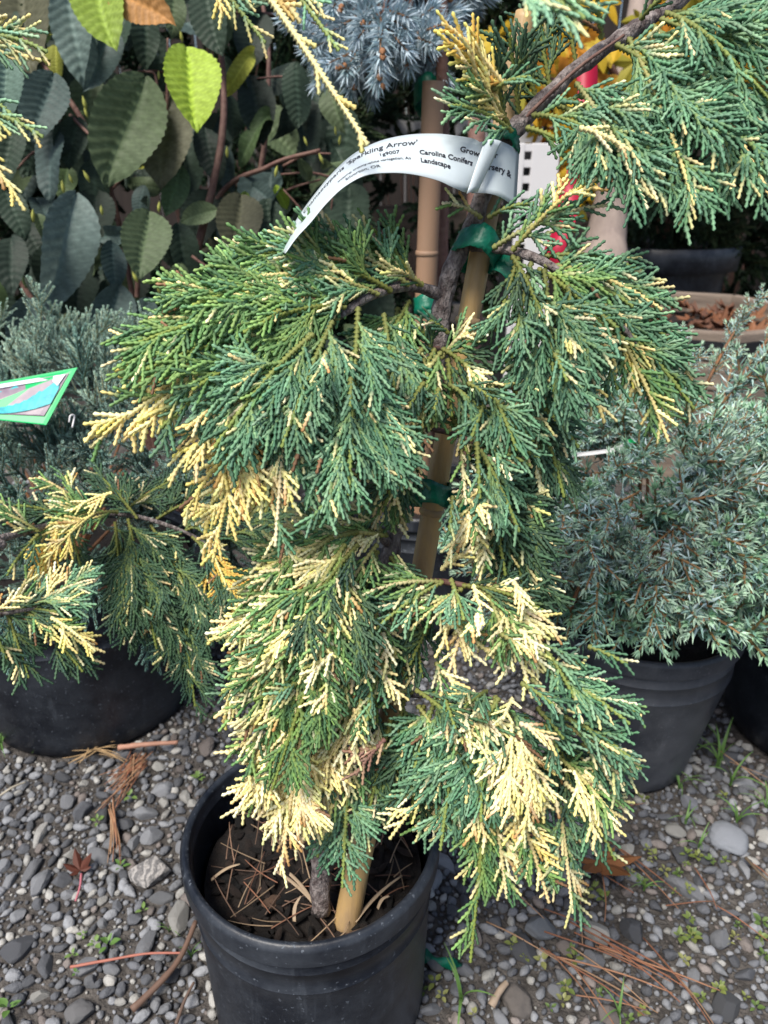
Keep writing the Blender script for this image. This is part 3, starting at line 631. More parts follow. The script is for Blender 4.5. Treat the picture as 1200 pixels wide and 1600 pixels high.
# ================================================================== the main cypress, its stake, ties and tag
tree = empty('cypress_tree', WG(503, 1412, sz)); tag(tree, 'tall weeping cypress with green and cream sprays in the black pot', 'tree')
TR = [(502, 1425, 0), (503, 1330, 0), (530, 1230, .0), (572, 1120, 0), (600, 1030, 0), (606, 960, 0), (608, 880, 0), (622, 800, 0), (642, 730, 0), (660, 660, 0), (680, 570, 0), (690, 490, .0), (704, 430, .0), (728, 375, .0), (748, 320, .0), (775, 245, .0), (802, 205, .0), (845, 160, .0), (905, 105, -.005), (975, 55, -.01), (1040, 15, -.02), (1130, -50, -.03)]
P = [TP(*p) for p in TR]
me, o0 = tube('trunk', P, [.0098, .0088, .0080, .0076, .0074, .0070, .0066, .0058, .0045], 12, 170, rough=.34, freq=70, seed=2)
obj('trunk', me, M['bark'], tree, o0)
BRANCHES = [
 # upper fan sweeping to the shrub side
 ([(692, 462, 0), (640, 447, .02), (575, 465, .05), (520, 500, .07), (440, 545, .09), (380, 556, .10)], .0065, .0022, [
  (655, 446, 568, 345, .02, .03, 'g', .7), (640, 446, 480, 372, .03, .05, 't', .8), (612, 455, 395, 395, .04, .08, 'g', .8), (592, 460, 368, 440, .05, .09, 't', .8),
  (570, 470, 300, 478, .05, .11, 'g', .8), (530, 500, 190, 548, .07, .12, 'g', .75), (470, 530, 205, 590, .08, .13, 'g', .7), (400, 552, 140, 700, .10, .14, 'y2', .5), (440, 548, 250, 670, .09, .13, 'b', .7),
  (560, 480, 545, 775, .09, .13, 'b', .95), (520, 502, 440, 700, .09, .13, 'b', .9), (490, 522, 335, 700, .10, .13, 'b', .8), (455, 548, 430, 855, .09, .13, 'b2', .75),
  (400, 600, 332, 880, .11, .12, 'y', .55), (392, 622, 262, 752, .11, .13, 'y', .45), (375, 616, 290, 672, .11, .13, 'y', .5), (362, 700, 285, 808, .11, .13, 'y', .45), (540, 600, 480, 725, .07, .08, 'c', .7),
  (600, 490, 622, 650, .05, .08, 'b', .9), (622, 480, 590, 735, .02, .04, 'd', .8), (640, 470, 560, 640, .02, .06, 'g', .9), (570, 600, 520, 820, .02, .03, 'c', .6), (595, 640, 600, 830, .02, .03, 'm', .6), (480, 640, 515, 810, .01, .02, 'd', .8),
  (500, 510, 400, 640, .07, .10, 'b', .9), (430, 560, 300, 610, .09, .13, 'g', .8), (540, 480, 380, 520, .07, .11, 'g', .8), (660, 446, 610, 420, .03, .05, 'm', .9), (580, 520, 500, 640, .06, .09, 'b', .9), (450, 640, 410, 720, .08, .09, 'd', .9), (520, 620, 545, 740, .05, .06, 'd', .9), (460, 660, 540, 740, .03, .04, 'y', .6)]),
 # curly tuft against the stake
 ([(690, 545, 0), (655, 548, .04), (638, 562, .055)], .004, .002, [
  (690, 545, 762, 605, .05, .06, 'd', .9), (690, 550, 628, 645, .06, .07, 'm', .9), (700, 560, 706, 652, .05, .06, 'd', 1), (680, 545, 648, 612, .05, .06, 'd', .9), (690, 560, 735, 512, .04, .05, 'm', .9), (662, 560, 672, 660, .06, .07, 'm', .9), (700, 600, 765, 655, .06, .07, 'b', .9), (650, 620, 608, 720, .05, .06, 'm', .9), (640, 690, 598, 800, .04, .05, 'd', .9), (628, 720, 585, 828, .03, .04, 'm', .8), (700, 520, 668, 500, .04, .05, 'd', .9), (690, 600, 640, 660, .05, .06, 'c', .8), (700, 640, 735, 720, .04, .06, 'b', .8), (720, 700, 728, 790, .05, .07, 'm', .7),
  (650, 548, 640, 745, .06, .08, 'm', .6), (660, 545, 592, 650, .05, .07, 'm', .7), (690, 560, 735, 500, .03, .04, 'd', .6), (640, 562, 602, 735, .05, .06, 'm', .7), (612, 622, 640, 745, .05, .06, 'd', .8),
  (680, 560, 655, 510, .03, .04, 'd', .8), (700, 610, 760, 640, .04, .06, 'm', .8), (640, 680, 615, 790, .03, .05, 'c', .8)]),
 # upper tier over the wooden planter side
 ([(738, 384, 0), (800, 392, .03), (860, 415, .05), (920, 460, .06), (980, 520, .07), (1020, 590, .07)], .006, .002, [
  (770, 388, 960, 320, .03, .05, 't', .42), (800, 392, 938, 268, .04, .06, 'y2', .42), (752, 340, 690, 318, .02, .04, 'm', .6), (762, 340, 835, 318, .02, .03, 'b', .6),
  (830, 405, 1005, 425, .04, .06, 'b', .6), (850, 415, 1035, 485, .05, .07, 't', .65), (880, 432, 1075, 560, .05, .07, 'b', .65), (920, 472, 1085, 640, .06, .08, 'b', .6), (960, 512, 1045, 692, .07, .08, 'y2', .5), (900, 500, 962, 562, .08, .09, 'y', .7), (905, 560, 945, 662, .08, .09, 'y', .75),
  (830, 410, 800, 560, .06, .08, 'b', .9), (850, 420, 868, 630, .07, .09, 'b', .95), (810, 402, 775, 520, .04, .05, 'd', .9), (880, 442, 905, 600, .06, .08, 'b', .9), (920, 462, 965, 610, .05, .07, 'b', .9), (840, 420, 950, 520, .06, .08, 'g', .8), (870, 430, 990, 480, .05, .07, 'b', .8), (980, 520, 1000, 610, .05, .06, 'c', .7), (800, 400, 850, 500, .06, .08, 'd', .9), (960, 500, 1060, 600, .06, .07, 'b', .7)]),
 ([(715, 592, .01), (770, 600, .05), (830, 612, .07)], .004, .002, [
  (780, 605, 915, 608, .07, .09, 'y2', .5), (805, 608, 828, 842, .04, .05, 'd', .9), (815, 608, 905, 700, .06, .08, 'b', .8), (830, 612, 882, 778, .04, .06, 'd', .85), (770, 602, 735, 690, .07, .08, 'b', .9), (762, 600, 808, 705, .08, .09, 'b', .9), (745, 640, 835, 690, .06, .08, 'b', .8), (800, 600, 850, 720, .04, .05, 'd', .9), (790, 600, 770, 720, .05, .06, 'm', .9), (800, 590, 780, 540, .04, .05, 'd', .8)]),
 ([(668, 668, 0), (735, 688, .06), (772, 722, .08)], .0035, .0018, [
  (750, 702, 812, 832, .08, .09, 'b', .8), (762, 722, 826, 950, .06, .07, 'd', .8), (770, 742, 700, 868, .06, .07, 'c', .6), (760, 716, 682, 812, .08, .09, 'm', .7), (780, 762, 762, 905, .05, .06, 'm', .7), (750, 702, 830, 728, .07, .09, 'b', .8), (775, 762, 822, 880, .06, .07, 'd', .8), (745, 690, 750, 780, .09, .10, 'b', .7), (760, 740, 790, 900, .07, .08, 'd', .7)]),
 # arching tier over the pot, shrub side
 ([(610, 852, 0), (580, 828, .03), (510, 834, .06), (440, 880, .08), (402, 960, .09)], .0065, .002, [
  (605, 838, 540, 790, .03, .05, 'm', .7), (600, 836, 470, 850, .05, .07, 'm', .7), (580, 830, 405, 895, .05, .09, 'm', .7), (560, 830, 372, 925, .06, .09, 'm', .65), (520, 838, 365, 990, .07, .10, 'm', .65), (480, 858, 365, 1060, .07, .10, 'm', .6), (440, 890, 360, 1130, .08, .10, 'm', .5), (560, 850, 450, 1000, .08, .11, 'd', .8), (540, 850, 425, 1060, .08, .12, 'm', .75), (590, 850, 515, 965, .07, .09, 'm', .8), (500, 900, 400, 1170, .08, .11, 'm', .65), (530, 950, 425, 1235, .10, .12, 'g', .6), (560, 900, 500, 1080, .08, .11, 'd', .8), (600, 920, 560, 1060, .06, .09, 'm', .8), (420, 960, 348, 1130, .08, .09, 'y', .35), (470, 880, 400, 1000, .06, .08, 'd', .8), (610, 870, 640, 930, .05, .07, 'd', .8), (590, 860, 560, 960, .05, .07, 'd', .9), (450, 960, 400, 1100, .05, .07, 'd', .8), (500, 960, 470, 1120, .05, .07, 'd', .8)]),
 ([(602, 985, 0), (570, 1002, .05), (510, 1052, .08), (462, 1130, .09)], .0045, .002, [
  (570, 1002, 480, 1110, .08, .10, 'm', .75), (562, 1012, 522, 1150, .08, .10, 'm', .8), (540, 1032, 430, 1180, .08, .11, 'm', .7), (500, 1062, 378, 1195, .08, .10, 'm', .7), (480, 1102, 400, 1262, .08, .10, 'm', .7), (462, 1132, 365, 1278, .09, .11, 'c', .6), (470, 1152, 438, 1368, .09, .11, 'c', .7), (512, 1122, 465, 1285, .08, .10, 'c', .7), (502, 1162, 492, 1305, .07, .09, 'c', .7), (562, 1102, 505, 1205, .09, .10, 'c', .7), (592, 1062, 560, 1170, .09, .10, 'c', .6), (562, 1162, 520, 1262, .07, .09, 'm', .8), (545, 1200, 535, 1388, .08, .10, 'b', .5), (560, 1240, 495, 1340, .04, .06, 'b', .7), (602, 1155, 555, 1212, .10, .11, 'n', .7), (612, 1122, 572, 1290, .07, .09, 'd', .7), (520, 1060, 470, 1200, .05, .08, 'd', .9), (600, 1000, 640, 1070, .05, .07, 'd', .9), (440, 1110, 400, 1190, .06, .09, 'c', .7), (580, 1020, 590, 1130, .06, .08, 'd', .8), (530, 1120, 500, 1230, .06, .08, 'm', .8)]),
 # middle tier with cream plumes over the dusty pot side
 ([(640, 908, 0), (700, 910, .06), (770, 930, .08), (830, 980, .09)], .004, .002, [
  (692, 910, 565, 930, .08, .09, 'm', .55), (690, 910, 580, 990, .08, .10, 'b', .55), (702, 912, 610, 855, .07, .09, 'c', .55), (722, 915, 850, 955, .08, .09, 'd', .7), (742, 920, 868, 1000, .08, .10, 'c', .6), (712, 920, 690, 1015, .09, .10, 'c', .7), (762, 930, 800, 1022, .09, .11, 'm', .8), (782, 940, 832, 1092, .09, .12, 'c', .8), (800, 960, 872, 990, .09, .10, 'c', .7), (722, 920, 640, 985, .08, .10, 'm', .7), (700, 930, 735, 1010, .08, .09, 'm', .8), (692, 970, 790, 1045, .10, .11, 'c', .7), (732, 960, 700, 1055, .09, .10, 'c', .6), (690, 890, 740, 860, .05, .07, 'c', .6), (770, 930, 830, 900, .05, .07, 'm', .7), (640, 940, 660, 1060, .05, .07, 'd', .8), (680, 960, 640, 1040, .06, .07, 'd', .8)]),
 # lowest tier over the gravel
 ([(588, 1080, 0), (660, 1085, .05), (740, 1085, .09), (820, 1110, .11), (900, 1150, .12)], .0055, .002, [
  (645, 1082, 560, 1085, .06, .08, 'm', .6), (682, 1086, 640, 1230, .08, .10, 'b', .8), (722, 1086, 688, 1330, .09, .12, 'b', .7), (752, 1086, 752, 1285, .10, .13, 'b', .8), (790, 1096, 828, 1245, .10, .13, 'b', .8), (842, 1000, 905, 1105, .10, .12, 'b', .7), (832, 1042, 985, 1132, .10, .13, 'b', .7), (862, 1112, 992, 1190, .11, .14, 'b', .7), (882, 1132, 988, 1215, .11, .13, 't', .7), (812, 1130, 862, 1160, .13, .14, 'c', .8), (800, 1130, 795, 1275, .13, .15, 'c', .7), (812, 1142, 828, 1300, .13, .15, 'c', .7), (822, 1180, 872, 1258, .12, .14, 'c', .7), (872, 1182, 970, 1290, .11, .13, 'm', .7), (882, 1222, 952, 1305, .11, .13, 'c', .7), (842, 1230, 850, 1370, .11, .13, 'b', .7), (872, 1242, 895, 1428, .11, .14, 'b2', .7), (902, 1240, 962, 1345, .10, .13, 'b', .7), (800, 1240, 858, 1412, .12, .14, 'y2', .5), (772, 1262, 792, 1405, .11, .13, 'm', .6), (762, 1230, 735, 1505, .11, .13, 'g', .36), (702, 1200, 608, 1312, .09, .11, 'c', .5), (692, 1240, 645, 1300, .08, .09, 'm', .7), (742, 1252, 722, 1312, .09, .10, 'c', .8), (652, 1102, 705, 1182, .08, .10, 'm', .8), (632, 1092, 602, 1250, .06, .08, 'd', .8), (662, 1102, 642, 1282, .08, .09, 'd', .8), (700, 1090, 720, 1200, .09, .11, 'b', .9), (780, 1090, 730, 1180, .12, .13, 'b', .8), (860, 1120, 900, 1260, .09, .11, 'd', .8), (820, 1110, 860, 1250, .08, .10, 'd', .8), (910, 1160, 965, 1240, .10, .12, 't', .8), (760, 1120, 700, 1230, .08, .10, 'c', .5), (830, 1060, 880, 1120, .12, .13, 't', .8)]),
 # leaning leader
 ([(802, 205, 0), (845, 160, .008), (905, 105, .008), (975, 55, 0)], .0022, .0015, [
  (800, 205, 700, 165, .02, .05, 'b', .8), (795, 195, 720, 90, .02, .05, 'y2', .6), (792, 140, 690, 35, .03, .05, 'o', .45), (792, 200, 765, 95, .01, .03, 'd', .8), (812, 192, 795, 50, .0, .02, 'd', .8), (842, 165, 800, 60, -.01, .0, 'd', .8), (862, 150, 835, 20, -.02, -.02, 'd', .8), (902, 110, 880, 0, -.02, -.02, 'd', .8),
  (832, 180, 955, 225, .03, .06, 'b', .6), (822, 200, 930, 262, .03, .05, 'g', .5), (872, 165, 1000, 262, .03, .06, 'b', .7), (872, 155, 990, 215, .03, .06, 'b', .8), (905, 200, 1010, 258, .06, .07, 'c', .4), (900, 130, 1012, 328, .04, .08, 'b3', .75), (982, 60, 1085, 322, .03, .08, 'b3', .75), (1020, 40, 1205, 310, .03, .08, 'b3', .8), (1032, 30, 1215, 170, .02, .07, 'b', .75), (1052, 20, 1190, 70, .01, .05, 'b', .8), (962, 70, 1110, 200, .03, .06, 'b', .8), 
  (940, 60, 930, -20, 0, .02, 'b', .8), (1000, 30, 1060, -20, .0, .02, 'b', .8), (770, 140, 830, 120, .03, .04, 'b', .8), (1040, 20, 1150, 100, .04, .07, 'b', .8),
  (760, -20, 915, 30, .16, .18, 'p', .8)]),
]
build_tree(tree, BRANCHES, 11)
rs = random.Random(77); tb_ = [(o_, WLOC[o_.name]) for o_ in tree.children if o_.name.startswith('branch')]
def scatter(n, u0, u1, v0, v1, off, kinds, trunk_u, fall, L0=34, L1=70):
    for i in range(n):
        while True:
            a, b = rs.uniform(-1, 1), rs.uniform(-1, 1)
            if a * a + b * b < 1: break
        u = (u0 + u1) / 2 + a * (u1 - u0) / 2; v = (v0 + v1) / 2 + b * (v1 - v0) / 2
        th = math.atan2(1.0, (u - trunk_u) / fall + rs.gauss(0, .45)); L = rs.uniform(L0, L1); ue, ve = u + L * math.cos(th), v + L * math.sin(th)
        if any(p_ <= ue <= q_ and r_ <= ve <= t_ for p_, q_, r_, t_ in GAPS): continue
        f = off * (1 - .35 * (a * a + b * b)) + rs.uniform(-.005, .015); p = TP(u, v, f); br = min(tb_, key=lambda q: (q[1] - p).length)[0]
        grow_spray('spray', p, TP(ue, ve, f + .012), rs.choice(kinds), rs.uniform(.5, .8), .08, rs, M['foliage'], br, .00175)
scatter(34, 375, 620, 850, 1230, .105, ('c', 'c', 'm', 'm', 'b'), 600, 120)
scatter(30, 660, 960, 900, 1330, .125, ('c', 'c', 'm', 'b', 'b'), 640, 160)
scatter(9, 610, 760, 560, 640, .075, ('c', 'm', 'd'), 690, 70, 30, 50)
scatter(9, 690, 820, 640, 880, .085, ('c', 'm', 'b'), 690, 90, 30, 60)
scatter(8, 800, 1000, 440, 600, .085, ('c', 'b', 't'), 780, 150, 30, 50)
scatter(9, 360, 640, 440, 640, .115, ('b', 't', 'g', 'c'), 620, 130, 30, 55)
for u, v, k in ((650, 1078, 'd'), (690, 1080, 'b'), (725, 1078, 'm'), (760, 1080, 'b'), (800, 1092, 'c'), (840, 1105, 'b'), (675, 1082, 'm'), (775, 1088, 'b'), (740, 1080, 'c'), (705, 905, 'b'), (740, 915, 'c'), (790, 940, 'm')):
    p = TP(u, v, .10 if v > 1000 else .085); d_ = Vector((rs.uniform(-.5, .8), -.55, rs.uniform(-.5, .35))).normalized(); br = min(tb_, key=lambda q: (q[1] - p).length)[0]
    grow_spray('spray', p, p + d_ * rs.uniform(.03, .05), k, .9, .05, rs, M['foliage'], br, .00175)

stake = empty('bamboo_stake', WG(545, 1438, sz)); tag(stake, 'thick yellow bamboo stake tied to the leaning cypress trunk', 'stake')
SP = [(540, 1450, 0), (572, 1290, 0), (612, 1110, -.012), (650, 945, -.02), (682, 760, -.02), (712, 600, -.02), (740, 455, -.018), (764, 320, -.015), (792, 170, -.02), (822, 20, -.02)]
P = [TP(*p) for p in SP]; me, o0 = tube('cane', P, [.0122, .0114, .0104, .0096, .0090, .0090, .0088, .0078], 20, 120, rough=.03, freq=25); obj('cane', me, M['bamboo'], stake, o0)
for k in (.18, .42, .63, .82):
    q = Vector(catmull(P, 100)[int(k * 100)]); q2 = Vector(catmull(P, 100)[int(k * 100) + 2]); ax = (q2 - q).normalized(); r = .0120 - .0042 * k
    me, o0 = tube('node_ring', [q - ax * .003, q - ax * .0012, q + ax * .0012, q + ax * .003], [r, r + .0013, r + .0013, r], 20, 8); obj('node_ring', me, M['bamboo'], stake, o0)

def tie(u, v, half_u, tilt, wpx, label, depth_mid, rz=.018, tail=True, group=None):
    """a band of tape wrapped round stem and stake, with a loose tail"""
    c = W(u, v, depth_mid); k = depth_mid / FPX; wv = rng.uniform(0, 6); a = half_u * k; wd = wpx * k / 2; V = []; F = []; n = 40
    right = (RT * math.cos(tilt) - UP * math.sin(tilt)); axis = right.cross(FWD) * -1; axis = (UP * math.cos(tilt) + RT * math.sin(tilt))
    for i in range(n):
        th = 2 * math.pi * i / n; wr = 1 + .05 * math.sin(3 * th + 1) + .03 * math.sin(7 * th)
        ctr = right * (math.cos(th) * a) + FWD * (math.sin(th) * rz) + axis * (.0022 * math.sin(3 * th))
        nrm_ = (right * math.cos(th) / a + FWD * math.sin(th) / rz).normalized()
        for s in (-1, -.5, 0, .5, 1): V.append(ctr + axis * (s * wd * wr) + nrm_ * (.0010 * math.sin(13 * th + s * 5 + wv) + .0007 * math.sin(23 * th - s * 3)))
    for i in range(n):
        for j in range(4): F.append((i * 5 + j, i * 5 + j + 1, ((i + 1) % n) * 5 + j + 1, ((i + 1) % n) * 5 + j))
    root = empty('plant_tie', c); tag(root, label, 'plant tie', group)
    o = obj('band', mesh_np('band', np.array([tuple(v) for v in V]), F, None, True), M['tie'], root, c); s = o.modifiers.new('s', 'SOLIDIFY'); s.thickness = .0007
    if tail:
        V = []; F = []; p0 = right * a * .9 - FWD * rz * .3
        for i in range(9):
            t = i / 8; q = p0 + right * (.022 * t) - axis * (.012 * t * t + .004) - FWD * (.008 * math.sin(t * 3)); ww = wd * (.95 - .25 * t)
            for s in (-1, 0, 1): V.append(q + axis * s * ww + FWD * (.003 * math.sin(4 * t + s)))
        for i in range(8):
            for j in range(2): F.append((i * 3 + j, i * 3 + j + 1, i * 3 + j + 4, i * 3 + j + 3))
        o = obj('tail', mesh_np('tail', np.array([tuple(v) for v in V]), F, None, True), M['tie'], root, c); s = o.modifiers.new('s', 'SOLIDIFY'); s.thickness = .0007
    return root
tie(746, 393, 36, .42, 36, 'dark green tape tie just below the white paper tag', td(393) + .002, .027)
tie(662, 772, 40, .05, 34, 'dark green tape tie half way up the cypress trunk', td(772) + .004, .030)
tie(785, 228, 24, .15, 22, 'dark green tape tie behind the white paper tag', td(228) + .004, .018, False)
tie(625, 1172, 40, .1, 30, 'dark green tape tie low on the trunk amid cream sprays', td(1172) + .004, .022, False)

# ---- paper tag
TAG_W = .0385
pairs = [((438, 392), (446, 396)), ((452, 362), (463, 372)), ((470, 333), (485, 348)), ((492, 303), (510, 318)), ((518, 272), (538, 292)), ((552, 241), (572, 274)), ((592, 221), (612, 270)), ((636, 211), (648, 273)), ((680, 209), (684, 282)), ((712, 212), (706, 292)), ((736, 216), (720, 298)), ((760, 222), (732, 305))]
dm = [.500, .503, .506, .509, .511, .512, .513, .515, .517, .519, .522, .526]
A = []; B = []
for (t_, b_), d0 in zip(pairs, dm):
    wp = (W(*t_, d0) - W(*b_, d0)).length; dz = math.sqrt(max(0, TAG_W ** 2 - wp ** 2)) / 2
    A.append(W(*t_, d0 + dz * .95)); B.append(W(*b_, d0 - dz * .95))
NS = 60; A = [Vector(p) for p in catmull(A, NS)]; B = [Vector(p) for p in catmull(B, NS)]
acc_s = [0]
for i in range(NS): acc_s.append(acc_s[-1] + (((A[i + 1] + B[i + 1]) - (A[i] + B[i])) * .5).length)
def tag_pt(s, t):
    s = max(0, min(acc_s[-1], s)); i = 0
    while i < NS - 1 and acc_s[i + 1] < s: i += 1
    f = (s - acc_s[i]) / (acc_s[i + 1] - acc_s[i]); a = A[i].lerp(A[i + 1], f); b = B[i].lerp(B[i + 1], f)
    p = a.lerp(b, t / TAG_W); n = (A[i + 1] - A[i]).cross(B[i] - A[i]).normalized()
    if n.dot(CAM - p) < 0: n = -n
    return p, n
tg = empty('plant_tag', tag_pt(acc_s[-1], TAG_W * .5)[0]); tag(tg, 'curling white paper tag with printed plant name looped on the cypress', 'tag')
V = []; F = []; NTt = 8
for i in range(NS + 1):
    for j in range(NTt + 1):
        tt = j / NTt; p = A[i].lerp(B[i], tt)
        if i > NS - 5:                                    # hour-glass notch where the strip is threaded
            k = (i - NS + 5) / 5; lo = .10 * k * k; p = A[i].lerp(B[i], lo + tt * (1 - 1.6 * lo))
        V.append(p - WLOC[tg.name])
for i in range(NS):
    for j in range(NTt): q = i * (NTt + 1) + j; F.append((q, q + 1, q + NTt + 2, q + NTt + 1))
o = obj('strip', mesh_np('strip', np.array([tuple(v) for v in V]), F, None, True), M['tagpaper'], tg, WLOC[tg.name]); s = o.modifiers.new('s', 'SOLIDIFY'); s.thickness = .00035; s.offset = 0
def tag_quad(name, corners, bulge, n=10):
    """a curled panel between four placed corners: tl, tr, br, bl"""
    c = [W(*q) for q in corners]; V = []; F = []
    for i in range(n + 1):
        for j in range(n + 1):
            s, t = i / n, j / n; p = c[0].lerp(c[1], s).lerp(c[3].lerp(c[2], s), t) - FWD * (bulge * math.sin(math.pi * s)); V.append(p - WLOC[tg.name])
    for i in range(n):
        for j in range(n): q = i * (n + 1) + j; F.append((q, q + 1, q + n + 2, q + n + 1))
    o = obj(name, mesh_np(name, np.array([tuple(v) for v in V]), F, None, True), M['tagpaper'], tg, WLOC[tg.name]); s = o.modifiers.new('s', 'SOLIDIFY'); s.thickness = .00035; s.offset = 0
    return lambda s, t: c[0].lerp(c[1], s).lerp(c[3].lerp(c[2], s), t) - FWD * (bulge * math.sin(math.pi * s))
loop_f = tag_quad('loop', [(742, 224, .536), (811, 238, .556), (806, 326, .556), (736, 302, .536)], .010)
fold_f = tag_quad('fold', [(757, 219, .520), (784, 221, .526), (746, 300, .526), (729, 303, .519)], .002)
def text_mesh(body, size, shear=0.0, bold=0.0):
    cu = bpy.data.curves.new('t', 'FONT'); cu.body = body; cu.size = size; cu.shear = shear; cu.offset = bold; cu.resolution_u = 3
    o = bpy.data.objects.new('t', cu); COL.objects.link(o); dg = bpy.context.evaluated_depsgraph_get(); dg.update()
    me = bpy.data.meshes.new_from_object(o.evaluated_get(dg)); bpy.data.objects.remove(o); return me
def s_at(u):                                            # arc length along the strip where its middle shows at u
    best = min(range(NS + 1), key=lambda i: abs((lambda q: 600 + (q - CAM).dot(RT) / (q - CAM).dot(FWD) * FPX)((A[i] + B[i]) * .5) - u)); return acc_s[best]
def print_on_tag(body, s0, t0, size, shear=0, bold=0, right=False, fn=None):
    me = text_mesh(body, size, shear, bold); wmax = max(v.co.x for v in me.vertices)
    for v in me.vertices:
        x = v.co.x - (wmax if right else 0); y = v.co.y
        if fn is None: p, n = tag_pt(s0 + x, t0 - y)
        else: p, n = fn(s0 + x, t0 - y)
        v.co = p + n * .0005 - WLOC[tg.name]
    obj('printed_line', me, M['ink'], tg, WLOC[tg.name])
print_on_tag("Chamaecyparis 'Sparkling Arrow'", s_at(652), .0108, .0072, .2, .00008, True)
print_on_tag('1g9007', s_at(628), .0182, .0050, .05, .00006, True)
print_on_tag('weeping, creamy-white variegation. An', s_at(638), .0245, .0036, .1, .00005, True)
print_on_tag('Silverton, OR', s_at(588), .0315, .0050, .05, .00004, True)
print_on_tag('Grown', s_at(717), .0115, .0056, 0, .00014)
print_on_tag('Carolina Conifers', s_at(656), .0190, .0054, 0, .00014)
print_on_tag('Landscape', s_at(652), .0262, .0054, 0, .00014)
lw = .036
def loop_pt(x, y):
    p = loop_f(x / lw, y / .0385); return p, -FWD
print_on_tag('for', .0100, .0125, .0060, 0, .00016, False, loop_pt)
print_on_tag('Nursery &', .0030, .0215, .0062, 0, .00016, False, loop_pt)

# ================================================================== a second cypress whose branches reach in
def TQ(u, v, d): return W(u, v, d)
tree2 = empty('cypress_tree', (-1.02, .42, .2)); tag(tree2, 'neighbouring variegated cypress whose branches hang before the feathery blue juniper', 'tree')
p2c = Vector((-1.02, .42, 0)); nursery_pot(p2c, .14, .112, .25, M['pot'], 'black pot of the neighbouring cypress, off beside the wide pot', .05)
me, o0 = tube('trunk', [(-1.02, .42, .19), (-1.0, .43, .5), (-1.01, .43, .8), (-.99, .44, 1.25)], [.012, .010, .006], 10, 40, rough=.3, freq=70); obj('trunk', me, M['bark'], tree2, o0)
def TW(x): return tuple(x)
def d2(u, v, d): return W(u, v, d) if u > -1000 else Vector((-1.0, .43, v))
BR2 = [
 ([(-2000, .55, 0), (-120, 870, .66), (0, 842, .73), (90, 818, .80), (190, 803, .86), (290, 832, .88), (345, 868, .88)], .007, .0025, [
  (215, 810, 150, 738, .86, .86, 'd', .7), (150, 806, 60, 745, .84, .82, 'm', .7), (185, 800, 60, 830, .82, .78, 'y2', .7), (175, 770, 110, 800, .80, .79, 'y', .7), (150, 800, 70, 880, .79, .76, 'y', .6), (120, 815, 20, 790, .80, .78, 'd', .7), (60, 830, 0, 800, .76, .74, 'm', .8), (60, 835, 10, 900, .76, .74, 'd', .8),
  (200, 810, 245, 1015, .86, .86, 'd', .85), (235, 820, 330, 1000, .88, .87, 'd', .8), (268, 830, 305, 1105, .88, .87, 'd', .55), (300, 838, 400, 960, .88, .87, 'd', .8), (330, 860, 372, 965, .87, .86, 'o', .6), (240, 815, 350, 770, .90, .92, 'd', .8), (190, 803, 300, 740, .90, .93, 'd', .8), (330, 850, 470, 820, .9, .92, 'd', .8), (280, 835, 400, 800, .90, .92, 'd', .7), (180, 815, 190, 920, .88, .88, 'd', .9), (110, 830, 130, 900, .84, .82, 'd', .8), (90, 830, 60, 910, .78, .77, 'o', .6)]),
 ([(-2000, .42, 0), (-140, 990, .64), (0, 960, .70), (60, 950, .72)], .0055, .002, [
  (40, 955, 150, 905, .72, .72, 't', .8), (30, 955, 148, 1020, .72, .71, 'y2', .5), (80, 965, 150, 1018, .70, .70, 'y', .6), (40, 955, 130, 1050, .74, .73, 'd', .8), (10, 955, 45, 1060, .71, .70, 'd', .8), (-20, 960, 10, 1030, .70, .69, 'd', .8), (20, 955, 50, 890, .72, .72, 'm', .8), (-10, 960, 35, 930, .7, .7, 'c', .7), (0, 960, 100, 960, .72, .72, 'd', .8)]),
 ([(-2000, 1.0, 0), (-200, 40, .50), (-60, 60, .50)], .005, .002, [
  (-60, 62, 75, 82, .50, .49, 'p', .5), (-70, 170, 68, 215, .49, .48, 'p', .4), (-60, 200, 40, 330, .48, .47, 'y', .28), (-80, 120, 30, 190, .50, .5, 'p', .5)]),
 ([(-2000, 1.1, 0), (-100, -120, .50), (200, -130, .50), (420, -60, .50), (470, -20, .49)], .005, .002, [
  (395, -40, 575, 228, .49, .47, 'y', .20, {'bow': .02, 'fan': .40, 'sparse': .42, 'thick': .0024}), (440, -40, 530, 80, .50, .49, 'p', .3, {'bow': .02}), (320, -50, 415, 68, .52, .52, 'p', .45, {'bow': .02})]),
]
build_tree(tree2, BR2, 23, d2, fill=('d',))

